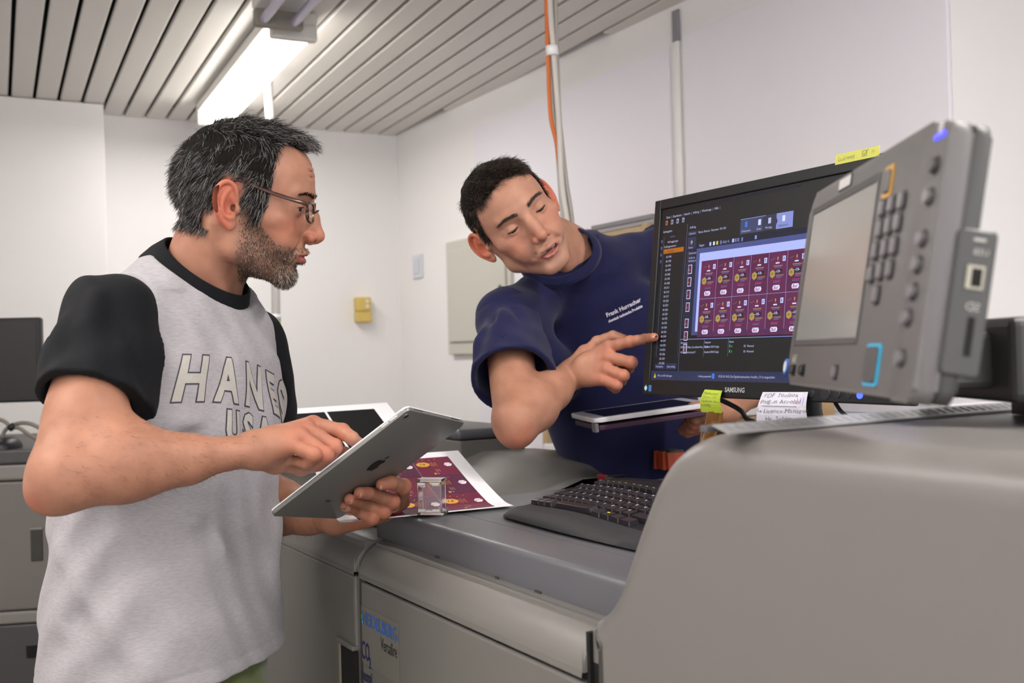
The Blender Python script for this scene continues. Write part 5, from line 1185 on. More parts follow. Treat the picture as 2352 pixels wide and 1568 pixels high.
# trunk under the clothes keeps the body whole
cT = Clay(); o_ = np.array([-.525, 1.6, 0])
tor = [(.92, 0, -.012, .160, .118), (1.10, 0, -.006, .155, .115), (1.25, 0, .006, .150, .108), (1.38, 0, .016, .145, .095), (1.44, 0, .02, .11, .065), (1.48, 0, .03, .06, .045)]
cT.loft(o_, (0, 0, 1), dr, df, tor, .02); cT.rc(nb_w + [0, 0, -.05], S_r + [0, 0, -.015], .03, .03, .03); cT.rc(nb_w + [0, 0, -.05], S_l + [0, 0, -.015], .03, .03, .03)
V, F = cT.mesh((-.76, 1.36, .90), (-.30, 1.86, 1.56), .008); trunkA = (V, F, np.tile(np.array(srgb('9c6f5a')[:3]), (len(V), 1)))
bodyA = clay_obj('body', [headA, armAR, armAL, trunkA], SKIN, PA)
eyeballs(PA, toA, (.10, .92, -.30), '2e221a')
def arm_hair(V, F, a, b, n, lo_t, hi_t, parent, m_):
    N = vnormals(V, F); ab = b - a; t = ((V - a) @ ab) / (ab @ ab); d = np.linalg.norm(V - a - t[:, None] * ab, axis=1); cand = np.flatnonzero((t > lo_t) & (t < hi_t) & (d < .07))
    pk = RNG.choice(cand, n); dn = ab / np.linalg.norm(ab); jj = RNG.normal(0, .3, (n, 3)); nn_ = N[pk]
    strand_obj('arm_hair', V[pk], lambda P, u, ids: nn_ * (.45 - .35 * u) + dn * .6 + np.array([0, 0, -.35]) + jj, RNG.uniform(.004, .009, n), .00011, [m_], np.zeros(n, int), parent, 3)
ARMH = mat('arm_hair_dark', '3d2f27', .5)
arm_hair(armAR[0], armAR[1], E_r, W_r, 850, -.05, 1.0, PA, ARMH)
arm_hair(armAL[0], armAL[1], E_l, W_l, 500, .2, 1.0, PA, ARMH)
for J in (LI, LM, LR, LP):
    a = J[3] - J[2]; a /= np.linalg.norm(a); nail(PA, J[3] + tn_ * .0080 + a * .001, a, tn_, .0062, .0070, NAIL)
# --- hair
HK = [mat('hair_dark', '171413', .5, spec=.3), mat('hair_mid', '332e2c', .5, spec=.3), mat('hair_grey', '7d7977', .5, spec=.4), mat('hair_base', '15120f', .9, spec=.1)]
def hair_cap(V, F, N, mask, thick):
    m = mask(*V.T); keep = (m[F] > .7).all(1); Fk = F[keep]; ids = np.unique(Fk); mp_ = np.full(len(V), -1); mp_[ids] = np.arange(len(ids))
    t = thick(V[ids]) * sstep(m[ids], .6, 1.0); return V[ids] + N[ids] * t[:, None], mp_[Fk]
def lump(P, f_, a): return a * (np.sin(P[:, 0] * f_ + 1.3 * np.sin(P[:, 2] * f_ * .7)) * np.sin(P[:, 1] * f_ * .9 + 2 * np.sin(P[:, 0] * f_ * .5)) * np.sin(P[:, 2] * f_ * 1.1 + .7))
thA = lambda P: .0030 + .0035 * sstep(P[:, 2], .03, .10) + lump(P, 160, .0012)
capV, capF = hair_cap(VA, FA, NA, hairA, thA)
mk = hairA(*VA.T); cand = np.flatnonzero((mk > .15)); pick = RNG.choice(cand, 20000, p=mk[cand] / mk[cand].sum()); R0 = VA[pick] + NA[pick] * .002 + RNG.normal(0, .0007, (20000, 3)); Nn = NA[pick]
jit = RNG.normal(0, 1, (20000, 3)); topw = sstep(R0[:, 2], .075, .105); backw = sstep(R0[:, 1], -.02, -.06); frontw = sstep(R0[:, 1], .035, .065) * topw
ph = RNG.uniform(0, 6.28, 20000)
lenA = (.016 - .005 * sstep(R0[:, 2], .0, -.03) + .009 * topw + .003 * backw + .005 * frontw) * RNG.uniform(.65, 1.25, 20000)
clump = np.stack([np.sin(R0[:, 0] * 190 + R0[:, 1] * 90), np.sin(R0[:, 1] * 170 + 1.7), np.sin(R0[:, 0] * 120 - R0[:, 2] * 160)], 1)
def dA(P, u_, ids):
    fl = np.zeros_like(P); fl[:, 1] = topw * .75 - (1 - topw) * .30 + frontw * .5; fl[:, 2] = -(1 - topw) * .95 + topw * .10 - u_ * .55 * topw * (1 - frontw); fl[:, 0] = np.sign(P[:, 0]) * topw * .25
    lift = (.42 - .40 * u_) * (1 + .7 * topw) * (1 - .35 * backw) * (1 - .7 * sstep(R0[:, 2], .02, -.02)); curl = frontw[:, None] * np.stack([np.cos(ph + 5 * u_) * .5, .35 - 1.1 * u_ + 0 * ph, .75 - 1.9 * u_ + 0 * ph], 1)
    return Nn * lift[:, None] if False else Nn * np.reshape(lift, (-1, 1)) + fl + .16 * jit + .22 * clump + curl
greyp = .20 + .16 * sstep(R0[:, 2], .09, .02) + .25 * frontw; uu = RNG.uniform(0, 1, 20000); mid = np.where(uu < greyp, 2, np.where(uu < greyp + .32, 1, 0))
hobj = strand_obj('hair', R0, dA, lenA, (.00034 + .00016 * RNG.uniform(0, 1, 20000)), HK, mid, None, 6, (capV, capF, 3))
def place(o, to_R, to_O, parent):
    me = o.data; n = len(me.vertices); a = np.empty(n * 3, f32); me.vertices.foreach_get('co', a); a = a.reshape(-1, 3) @ to_R.T + to_O; me.vertices.foreach_set('co', a.astype(f32).ravel()); me.update()
    o.parent = parent; o.matrix_parent_inverse = Matrix.Translation(-Vector(parent.location))
place(hobj, RA, HA, PA)
bm_ = beardA(*VA.T); cand = np.flatnonzero(bm_ > .35); NB = 11000; pick = RNG.choice(cand, NB, p=bm_[cand] / bm_[cand].sum()); R0b = VA[pick] + RNG.normal(0, .0006, (NB, 3)); Nb_ = NA[pick]; jb = RNG.normal(0, 1, (NB, 3))
BK_ = [mat('beard_dark', '33271f', .5), mat('beard_brown', '5c4636', .5), mat('beard_grey', 'a29a92', .5)]
chinw = sstep(R0b[:, 1], .06, .085) * sstep(R0b[:, 2], -.07, -.085)
lb = (.0028 + .0028 * chinw) * RNG.uniform(.6, 1.3, NB)
db = lambda P, u_, ids: Nb_ * (.55 - .2 * u_) + np.array([0, .25, -.8]) + .25 * jb
ub = RNG.uniform(0, 1, NB); mb = np.where(ub < .10 + .35 * chinw, 2, np.where(ub < .55, 1, 0))
bo = strand_obj('beard', R0b, db, lb, .00030, BK_, mb, None, 2); place(bo, RA, HA, PA)
def brows(name, N_, ar, thick, mats, R_, O_, parent, VV, NN, lenb=.0075):
    """eyebrow strands rooted along the brow ridge"""
    tree_pts = VV
    for s in (-1, 1):
        out_r, out_n, out_d = [], [], []
        u_ = RNG.uniform(0, 1, N_); hx = .011 + .037 * u_; hzv = .0335 + ar * np.sin(u_ * 2.2) - .004 * u_ ** 3; v_ = RNG.uniform(-1, 1, N_) * thick * (1 - .55 * u_)
        P = np.stack([s * hx, np.full(N_, .09), hzv + v_], 1)
        sub = np.flatnonzero((tree_pts[:, 2] > .015) & (tree_pts[:, 2] < .055) & (tree_pts[:, 1] > .05)); Q = tree_pts[sub]
        for p in P:
            i = sub[np.argmin((Q[:, 0] - p[0]) ** 2 + (Q[:, 2] - p[2]) ** 2)]; out_r.append([p[0], tree_pts[i, 1], p[2]]); out_n.append(NN[i]); out_d.append([s * .8, 0, .25])
        r = np.array(out_r); n_ = np.array(out_n); d_ = np.array(out_d); j_ = RNG.normal(0, .18, r.shape)
        o = strand_obj(name, r, lambda P, u, ids: n_ * (.35 - .3 * u) + d_ + j_, lenb * RNG.uniform(.7, 1.2, len(r)), .00036, mats, RNG.integers(0, len(mats), len(r)), None, 3)
        place(o, R_, O_, parent); o['kind'] = 'stuff'
brows('eyebrow', 210, .0036, .0026, [HK[0], HK[1]], RA, HA, PA, VA, NA, .006)
def lashes(parent, R_, O_, al, m_, lr=.0008):
    for s in (-1, 1):
        a = math.radians(al); E = np.array([s * .032, .0785, .0125]); pts = [O_ + R_ @ (E + .0146 * np.array([math.sin(t) * 1, math.cos(t) * math.cos(a), math.cos(t) * math.sin(a)])) for t in np.linspace(-1.0, 1.0, 13)]
        MB().tube(pts, [.0003] + [lr] * 11 + [.0003], 6).build('eyelashes', m_, parent, smooth=True)
lashes(PA, RA, HA, gA['lid_up'] + 2, HK[0])
# --- T-shirt
GREYT = cloth_mat('tshirt_heather', '9d999c', .11, streak=(.5, .5, 2.6), sheen=.1); BLKT = cloth_mat('tshirt_black', '0c0d11', .12, sheen=.02)
sh_secs = [(.915, 0, -.010, .200, .150), (.975, 0, -.010, .196, .150), (1.08, 0, -.006, .192, .147), (1.18, 0, .000, .184, .139), (1.30, 0, .010, .182, .136), (1.40, 0, .018, .182, .129), (1.46, 0, .024, .168, .108), (1.515, 0, .036, .115, .080), (1.555, 0, .040, .070, .062)]
def shirt_noise(P, amp=1.):
    x, y, z = P.T
    return (amp * (.0022 * np.sin(z * 46 + 9 * np.sin(x * 11 + y * 7)) * np.sin(x * 23 + y * 31 + 2.2 * np.sin(z * 13)) + .0016 * np.sin(x * 61 - z * 44 + 3 * np.sin(y * 17 + z * 9)))).astype(f32)
arm_n = S_r - (nb_w + np.array([0, 0, -.03])); arm_n = np.array([arm_n[0] - .05, arm_n[1], 0.02]); arm_n /= np.linalg.norm(arm_n)
p_a, p_b, p_c = un(258, 612, 1.49), un(368, 770, 1.425), un(300, 985, 1.40); arm_n = np.cross(p_b - p_a, p_c - p_a); arm_n /= np.linalg.norm(arm_n); arm_n *= np.sign(arm_n @ (S_r - nb_w)); cut_r = p_a * .34 + p_b * .33 + p_c * .33
c = Clay(); c.loft(o_, (0, 0, 1), dr, df, sh_secs, .02)
c.rc(nb_w + np.array([0, 0, -.005]), S_r + np.array([.004, .01, .006]), .058, .054, .035); c.rc(nb_w + np.array([0, 0, -.005]), S_l + np.array([0, -.01, .004]), .058, .052, .035)
c.rc(S_r + np.array([.01, .03, -.06]), S_r + np.array([.02, .05, -.12]), .058, .055, .03); c.rc(S_l + np.array([.01, -.03, -.06]), S_l + np.array([.02, -.05, -.12]), .055, .055, .03)
Yf = 1.45
for (p, q, w_, h_) in (((300, 640), (395, 760), .012, .006), ((395, 760), (372, 830), .012, .005), ((280, 640), (360, 740), .008, -.005), ((330, 650), (400, 800), .010, -.004), ((380, 620), (410, 720), .010, .004)):
    c.fold(un(*p, Yf + .02), un(*q, Yf + .03), w_, h_)
for k, (p, q, w_, h_, y_) in enumerate((((150, 1180), (420, 1260), .016, .005, 1.46), ((130, 1260), (300, 1420), .018, .006, 1.44), ((300, 1200), (560, 1190), .014, .004, 1.46), ((480, 1180), (610, 1420), .016, .006, 1.48), ((180, 1330), (330, 1540), .016, .005, 1.42), ((420, 1300), (520, 1540), .018, -.005, 1.43), ((560, 1200), (620, 1300), .012, .007, 1.52), ((350, 1000), (620, 1010), .016, -.004, 1.45), ((330, 960), (560, 990), .014, .004, 1.45), ((590, 700), (640, 850), .010, .005, 1.55), ((570, 700), (610, 830), .008, -.004, 1.55), ((540, 1360), (625, 1440), .012, .005, 1.5), ((140, 1430), (250, 1500), .014, .005, 1.44))): c.fold(un(*p, y_), un(*q, y_), w_, h_ * 1.8)
c.wave(lambda P: shirt_noise(P, 1.25) + (.0014 * np.exp(-((P[:, 2] - .968 - .03 * (P[:, 0] + .53)) / .0022) ** 2)).astype(f32), (-1, 1, .9), (0, 2, 1.5))
# neck hole, hem opening
ringc = np.array([-.474, 1.598, 1.523]); rf = np.array([.77, -.10, -.63]); rf /= np.linalg.norm(rf); rl = dr - rf * (dr @ rf); rl /= np.linalg.norm(rl); rnorm = np.cross(rf, rl); rnorm *= np.sign(rnorm[2])
c.loft(ringc, rnorm, rf, rl, [(-.030, 0, 0, .070, .064), (-.010, 0, 0, .077, .070), (.008, 0, 0, .082, .076), (.05, 0, 0, .14, .15), (.12, 0, 0, .25, .26)], .006, 2., 's')
c.loft(o_, (0, 0, 1), dr, df, [(.88, 0, -.010, .192, .142), (.970, 0, -.010, .186, .140)], .004, 2.3, 's')
c.half(np.array([-.53, 1.6, .944]), (.03, 0, -1), .004); c.half(cut_r + arm_n * .008, arm_n, .002)
V, F = c.mesh((-.80, 1.35, .91), (-.28, 1.88, 1.60), .0040); TSH = clay_obj('t_shirt', [(V, F, None)], GREYT, PA)
TSV, TSF = V, F
# black sleeves
hem_r = S_r + (E_r - S_r) * .54
def sleeve(S_, E_, hem, cut, an, side, parent, m_, folds=(), rs=(.0665, .072, .060), h=.0034, name='sleeve', amp=1.5):
    c = Clay(); ax = (E_ - S_); ax = ax / np.linalg.norm(ax)
    c.rc(S_ + np.array([0, 0, .004]), hem + ax * .05, rs[0], rs[1], .02); c.rc(S_ + side, hem + ax * .04, rs[2], rs[1] * .95, .03); c.rc(S_ - an * .03 + np.array([0, 0, .0]), S_, rs[0] * .98, rs[0], .02)
    for f_ in folds: c.fold(*f_[:3], f_[3] * 1.9)
    c.wave(lambda P: shirt_noise(P, amp), S_ - .35, S_ + .35)
    c.rc(hem - ax * .035, hem + ax * .10, rs[1] - .012, rs[1] - .0055, .004, 's')
    c.half(hem, ax, .003); c.half(cut, -an, .003)
    lo, hi = bounds([S_, hem, cut, S_ + side], .115); V, F = c.mesh(lo, hi, h); return clay_obj(name, [(V, F, None)], m_, parent), V, F
fo = [(un(150, 700, 1.36), un(120, 880, 1.34), .014, .005), (un(230, 640, 1.37), un(190, 860, 1.33), .016, .005), (un(280, 700, 1.36), un(330, 900, 1.36), .014, -.004), (un(180, 720, 1.34), un(290, 900, 1.33), .012, .004), (un(110, 760, 1.38), un(95, 900, 1.37), .010, .005)]
sleeve(S_r, E_r, hem_r, cut_r, arm_n, np.array([.032, .012, -.060]), TSH, BLKT, fo, (.060, .064, .060))
an_l = S_l - (nb_w + np.array([0, 0, -.03])); an_l[2] = .02; an_l /= np.linalg.norm(an_l)
sleeve(S_l, E_l, S_l + (E_l - S_l) * .56, S_l - an_l * .03, an_l, np.array([.03, -.01, -.06]), TSH, BLKT, (), (.062, .064, .058), .005)
# collar band
def collar(ringc, rf, rl, rn_, ra, rb, hgt, m_, parent, tilt=.35, name='collar', n=56, dip=0.):
    m = MB(); rows = []
    for i in range(n):
        t = 2 * math.pi * i / n; o = rf * (math.cos(t) * ra) + rl * (math.sin(t) * rb); u_ = o / np.linalg.norm(o); p = ringc + o
        up = rn_ * math.cos(tilt) - u_ * math.sin(tilt); rows.append([p + u_ * .004 - up * hgt * .5, p + u_ * .0055 + up * 0, p + u_ * .003 + up * hgt * .46, p + u_ * .0005 + up * hgt * .5, p - u_ * .0015 + up * hgt * .46, p - u_ * .001 - up * hgt * .5])
    k = len(rows[0]); vs = [q for r in rows for q in r]
    m.faces(vs, [(i * k + j, i * k + (j + 1) % k, ((i + 1) % n) * k + (j + 1) % k, ((i + 1) % n) * k + j) for i in range(n) for j in range(k)]); return m.build(name, m_, parent, smooth=True)
collar(ringc + rnorm * .006, rf, rl, rnorm, .0800, .0740, .046, BLKT, TSH)
# lettering wrapped round the chest
bv = BVHTree.FromPolygons([Vector(v) for v in TSV], [tuple(int(i) for i in f) for f in TSF])
def chest(s, t, l, zc=1.352, r=.165, th0=0.0, arch=.9):
    """s along the chest (toward the wearer's left), t up"""
    s = s * (1 - 1.8 * t); th = (s - .006) / (r if s < .006 else r * .84); z = zc + t - arch * s * s - .20 * s
    o = np.array([-.525, 1.6, z]) + df * .01; d = df * math.cos(th) - dr * math.sin(th)
    hit = bv.ray_cast(Vector(o + d * .6), Vector(-d))
    p = np.array(hit[0]) if hit[0] is not None else o + d * .14
    return p + d * (.0006 + .0005 * l)
def cut_text(txt, size, offset, sx, cell=.006):
    V, T = text_tris(txt, size, sx, 'CENTER', offset); bm = bmesh.new(); vv = [bm.verts.new((p[0], p[1], 0)) for p in V]
    for t in T:
        try: bm.faces.new([vv[i] for i in t])
        except ValueError: pass
    for ax_, k in ((0, 0), (1, 1)):
        a = V[:, k].min(); b = V[:, k].max(); n_ = int((b - a) / cell)
        for i in range(1, n_):
            co = [0, 0, 0]; co[k] = a + (b - a) * i / n_; no = [0, 0, 0]; no[k] = 1; bmesh.ops.bisect_plane(bm, geom=bm.verts[:] + bm.edges[:] + bm.faces[:], plane_co=co, plane_no=no)
    bm.verts.index_update(); P = np.array([v.co[:2] for v in bm.verts]); Fs = [tuple(v.index for v in f.verts) for f in bm.faces]; bm.free(); return P, Fs
INKO = mat('print_outline', '3b3a42', .7); INKF = mat('print_cream', 'a8a49d', .8, mottle=.08, mscale=160)
for txt, size, zc, sx, ar in (('H A N E S', .084, 1.336, .755, .75), ('U S A', .060, 1.278, .80, .6)):
    cv = Canvas()
    for m_, of, ly in ((INKO, .0052, 0), (INKF, .0030, 1.2)):
        P, Fs = cut_text(txt, size, of, sx); P = P * [1, 1 + 0.0]; cv.P.append((P, Fs, cv.mi(m_), ly))
    cv.build('chest_lettering', lambda s, t, l: chest(s, t, l, zc, .150, 0, ar), TSH)
# --- trousers and shoes
OLV = cloth_mat('trousers_olive', '5f6a38', .12)
c = Clay(); c.loft(o_, (0, 0, 1), dr, df, [(.80, 0, -.02, .172, .128), (.93, 0, -.016, .176, .132), (1.01, 0, -.012, .166, .124)], .02)
for s in (-1, 1):
    hp = o_ + dr * s * .09 - df * .015; kn = hp + dr * s * .02 + df * .02; c.rc(hp + [0, 0, .86], kn + [0, 0, .48], .095, .070, .03); c.rc(kn + [0, 0, .48], kn + dr * s * .01 + [0, 0, .09], .070, .055, .03)
c.wave(lambda P: shirt_noise(P, 1.2), (-1, 1, 0), (0, 2, 1))
V, F = c.mesh((-.80, 1.30, .02), (-.28, 1.92, 1.03), .008); clay_obj('trousers', [(V, F, None)], OLV, PA)
SHOE = mat('shoe_dark', '2a2623', .5)
for s in (-1, 1):
    b_ = o_ + dr * s * .12 + df * .005; c = Clay(); c.rc(b_ + [0, 0, .05], b_ + df * .15 + [0, 0, .035], .045, .036, .02); c.rc(b_ + [0, 0, .09], b_ + [0, 0, .05], .045, .045, .02); c.half(b_, (0, 0, -1))
    V, F = c.mesh(b_ + np.array([-.14, -.14, -.01]) , b_ + np.array([.22, .14, .14]), .006); clay_obj('shoe', [(V, F, None)], SHOE, PA)
# --- glasses (worn, but a thing of its own)
GLS = empty('eyeglasses', toA((0, .10, .01)), 'dark brown rectangular eyeglasses on the older man', 'eyeglasses')
FRM = mat('frame_brown', '2a1712', .25, coat=.4); FRT = mat('temple_brown', '3d2019', .28, coat=.4); LENS = mat('lens_glass', 'f6f6f4', .02, trans=1., ior=1.05); 
for s in (-1, 1):
    ln = [(s * (.033 + .0225 * math.copysign(abs(math.cos(t)) ** .55, math.cos(t))), .1055 - .0045 * abs(math.cos(t)) * (1 if math.cos(t) > 0 else -.2) - .003 * math.sin(t), .0105 + .0142 * math.copysign(abs(math.sin(t)) ** .6, math.sin(t)) - .0) for t in np.linspace(0, 2 * math.pi, 37)]
    MB().tube([toA(p) for p in ln], .0017, 8).build('rim', FRM, GLS, smooth=True)
    m = MB(); m.faces([toA(np.array(p) * [1, 1, 1]) for p in ln[:-1]] + [toA(np.array(p) - [0, .0012, 0]) for p in ln[:-1]], [tuple(range(36)), tuple(range(71, 35, -1))] + [(i, (i + 1) % 36, 36 + (i + 1) % 36, 36 + i) for i in range(36)]); m.build('lens', LENS, GLS)
    tp = [(s * .0555, .1005, .0205), (s * .063, .097, .0225), (s * .0705, .078, .0245), (s * .0735, .045, .0285), (s * .0755, .015, .0345), (s * .0755, .000, .0365), (s * .0735, -.012, .030), (s * .071, -.020, .016)]
    MB().tube([toA(p) for p in smooth_path(tp, 4)], [.0017] * 12 + [.0015] * 17, 8, flat=1.9).build('temple', FRT, GLS, smooth=True)
MB().tube([toA(p) for p in smooth_path([(-.012, .1085, .012), (-.005, .1115, .0155), (.005, .1115, .0155), (.012, .1085, .012)], 4)], .0013, 8).build('bridge', FRM, GLS, smooth=True)
for s in (-1, 1): MB().tube([toA((s * .0125, .1075, .008)), toA((s * .0115, .101, .004))], .0018, 8).build('nose_pad', mat('pad_clear', 'd8c8a0', .2), GLS, smooth=True)
# --- the tablet
TB = empty('tablet_computer', TBL, 'silver tablet seen from its back, held by the older man', 'tablet')
fT = lambda p: TBL + tx * p[0] + ty * p[1] + tn_ * p[2]
ALU = mat('tablet_aluminium', '7f7e7b', .40, .5, bump=.05, bscale=1200); EDGE = mat('tablet_edge', 'c9c6c4', .28, .7); TWH = mat('tablet_white', 'e9e8ee', .2)
MB(fT).prism(rrect(0, TW, 0, TH, .009, 6), pz, -.0058, 0, .0016, 3).build('back_shell', [ALU], TB, autosmooth=50)
MB(fT).prism(rrect(.0003, TW - .0003, .0003, TH - .0003, .009, 6), pz, -.0074, -.0054).build('front_glass', TWH, TB)
MB(fT).prism(rrect(.008, TW - .008, .012, TH - .012, .002, 3), pz, -.0078, -.0073).build('display', mat('tablet_display', 'aab0c0', .1, emit=.4), TB)
cam_p = (TW - .0, 0)
cx_, cy_ = .0105, TH - .0115
for r_, z0_, z1_, m_ in ((.0046, -.001, .0012, mat('lens_ring', 'b0a8a0', .25, .8)), (.0034, 0, .0016, BLACKG)):
    MB(fT).prism([(cx_ + r_ * math.cos(t), cy_ + r_ * math.sin(t)) for t in np.linspace(0, 2 * math.pi, 20, endpoint=False)], pz, z0_, z1_).build('camera_lens', m_, TB)
cv = Canvas(); LOGO = mat('logo_mirror', '3a3836', .12, .8)
lx, ly = TW * .5, TH * .53
ap = [(0, .0085), (.003, .0098), (.0065, .0085), (.0078, .0058), (.0062, .0035), (.0060, .0010), (.0072, -.0020), (.0085, -.0030), (.0068, -.0070), (.0042, -.0098), (.0018, -.0090), (-.0012, -.0090), (-.0040, -.0098), (-.0072, -.0060), (-.0088, -.0005), (-.0080, .0055), (-.0045, .0092)]
ap = [np.array([p[0], p[1], 0]) for p in ap]; ap = smooth_path(ap + [ap[0]], 3)[:-1]
cv.poly([(lx + p[0] * 1.4, ly + p[1] * 1.4) for p in ap], LOGO, 1)
lf = smooth_path([np.array(q + (0,)) for q in ((.0002, .0105), (.0008, .0140), (.0045, .0165), (.0040, .0130), (.0002, .0105))], 4)[:-1]; cv.poly([(lx + p[0] * 1.4, ly + p[1] * 1.4) for p in lf], LOGO, 1)
cv.build('logo', lambda s, t, l: fT((s, t, .0003 * l)), TB); cv = Canvas()
cv.text(lx - .010, .040, 'iPad', .009, LOGO, 1)
for k, wq in enumerate((.034, .026, .020)): cv.rect(lx - wq / 2, .033 - .003 * k, lx + wq / 2, .0334 - .003 * k, mat('tablet_print', '86847f', .4, .4), 1)
cv.build('back_lettering', lambda s, t, l: fT((s, t, .0003 * l)), TB)
for xs in ((.018, .045), (TW - .045, TW - .018)):
    for k in range(8): MB(fT).box(xs[0] + k * .0033, xs[0] + k * .0033 + .0018, TH - .0004, TH + .0003, -.0040, -.0025).build('speaker_hole', GAP, TB)
MB(fT).box(-.0006, .0004, TH - .045, TH - .033, -.0042, -.0022, .0003).build('volume_button', EDGE, TB); MB(fT).box(-.0006, .0004, TH - .030, TH - .018, -.0042, -.0022, .0003).build('volume_button', EDGE, TB)
# ------------------------------------------------------------------ younger man pointing at the monitor
PB = empty('person', (.34, 2.44, 0), 'younger man in a navy T-shirt leaning over and pointing at the monitor', 'person')
HB = CAM + (np.array([.0171, 2.1307, 1.6686]) - CAM) * .945 + np.array([-.008, 0, .006]); RB = rot3(3.1199, .6096, -.3416) @ rot3(math.radians(8), 0, 0); HB = HB + np.array([.006, 0, -.007])
toB = lambda p: HB + RB @ np.asarray(p); inB = lambda p: RB.T @ (np.asarray(p) - HB)
gB = dict(open=.0045, smile=.0052, lips=.66, lipy=-.0012, jaw=.047, bump=.002, lid_up=-5, lid_lo=-26, flare=.52, red='b5614f', ear='c25a3e', lip='a0605a', under='a8705c')
def hairB(x, y, z):
    ax = np.abs(x); yl = .080 - .010 * sstep(ax, .02, .05)
    front = sstep(y - yl, .004, -.004) * sstep(z, .070, .082) + sstep(z, .084, .068) * sstep(y - (.048 - .012 * sstep(z, .06, .02)), .004, -.004)
    low = np.where(y > .010, .004, np.where(y > -.030, .032 - .070 * sstep(y, -.012, -.030), -.040))
    return np.clip(front, 0, 1) * sstep(z - low, -.004, .004) * not_ear(x, y, z)
gB['scalp'] = hairB
gB['stubble'] = lambda x, y, z: .16 * sstep(z, -.030, -.055) * sstep(y, .0, .03) * (1 - np.exp(-((z + .058) / .011) ** 4) * sstep(np.abs(x), .027, .022) * sstep(y, .08, .09)); gB['stubble_col'] = '7d6a62'
cB = head_clay(gB)
NBw = un(1302, 590, 2.215); NB1 = un(1270, 560, 2.185)
cB.rc((0, -.022, -.020), inB(NB1), .050, .052, .02); cB.rc(inB(NB1), inB(NBw), .052, .062, .02); cB.rc(inB(NBw), inB(NBw + (.04, .03, -.05)), .062, .085, .03)
cB.rc(inB(toB((-.055, -.02, -.035))), inB(un(1300, 612, 2.15)), .012, .011, .02)
VB, FB = cB.mesh((-.14, -.16, -.205), (.10, .135, .128), .0018); NBn = vnormals(VB, FB)
headB = (VB @ RB.T + HB, FB, head_pigment(VB, 'ab7e69', gB))
# arm with the pointing hand
sp = ray_pl(1514, 775, MO, mn) + mn * .0085
S_r = un(1166, 738, 2.065); E_r = un(1186, 966, 1.845); W_r = un(1308, 862, 1.985)
c = Clay(); c.rc(S_r, E_r, .049, .039, .02); fa = W_r - E_r
c.rc(E_r, E_r + fa * .3, .040, .043, .02); c.rc(E_r + fa * .3, E_r + fa * .65, .043, .034, .02); c.rc(E_r + fa * .65, W_r, .034, .0265, .02)
c.el(E_r + np.array([-.002, -.012, -.024]), (.024, .026, .022), .018)
Yh = 1.955; mi, mm, mr, mp = un(1398, 797, 1.930), un(1399, 820, 1.922), un(1394, 848, 1.918), un(1386, 872, 1.918)
for mc, rr in ((mi, .0128), (mm, .0125), (mr, .0120), (mp, .0112)): c.rc(W_r + (mc - W_r) * .06, mc, .0225, rr, .010)
c.el(W_r * .45 + (mi + mp) * .275, (.030, .020, .028), .012)
BI = [mi, un(1447, 784, 1.905), un(1482, 778, 1.885), sp - (sp - un(1482, 778, 1.885)) * .12]
BM_ = [mm, un(1450, 832, 1.90), un(1444, 846, 1.935), un(1422, 842, 1.950)]
BR_ = [mr, un(1432, 862, 1.90), un(1428, 874, 1.932), un(1408, 866, 1.948)]
BP = [mp, un(1417, 884, 1.905), un(1414, 892, 1.930), un(1396, 882, 1.945)]
for J, r in ((BI, .0098), (BM_, .0104), (BR_, .0100), (BP, .0092)): finger(c, J, r)
BT_ = [un(1345, 812, 1.985), un(1372, 786, 1.985), un(1408, 772, 1.970), un(1432, 778, 1.955)]
c.rc(W_r, BT_[0], .020, .018, .012); finger(c, BT_, .0112)
lo, hi = bounds([S_r, E_r, W_r, BI[3], BP[2], BT_[3], BT_[1]], .058); V, F = c.mesh(lo, hi, .0021)
armBR = (V, F, arm_colors(V, 'a67862', [(J[0], .40) for J in (BI, BM_, BR_, BP)] + [(J[1], .45) for J in (BI, BM_, BR_, BP)] + [(BI[3], .4), (E_r + np.array([0, -.03, -.03]), .5), (E_r + np.array([.02, -.035, -.02]), .3)]))
# other arm, half hidden, holding the white tablet
S_l = un(1530, 585, 2.34); E_l = un(1745, 860, 2.26); W_l = un(1672, 942, 2.10)
c = Clay(); c.rc(S_l, E_l, .052, .042, .02); c.rc(E_l, E_l * .6 + W_l * .4, .042, .038, .02); c.rc(E_l * .6 + W_l * .4, W_l, .038, .027, .02)
lk = [un(1618, 956, 2.05), un(1612, 968, 2.075), un(1604, 978, 2.095), un(1598, 986, 2.11)]
for mc, rr in zip(lk, (.0125, .012, .0118, .011)): c.rc(W_l + (mc - W_l) * .1, mc, .022, rr, .010)
for j, mc in enumerate(lk):
    finger(c, [mc, mc + np.array([-.016, .006, -.006]), mc + np.array([-.022, .022, -.004]), mc + np.array([-.022, .040, .000])], .0098)
finger(c, [un(1640, 950, 2.06), un(1625, 938, 2.035), un(1606, 934, 2.03), un(1588, 934, 2.03)], .0108)
lo, hi = bounds([S_l, E_l, W_l, lk[0], lk[3] + np.array([-.09, 0, 0])], .058); V, F = c.mesh(lo, hi, .003)
armBL = (V, F, arm_colors(V, 'a67862', [(lk[1], .5), (lk[2], .5)], .03))
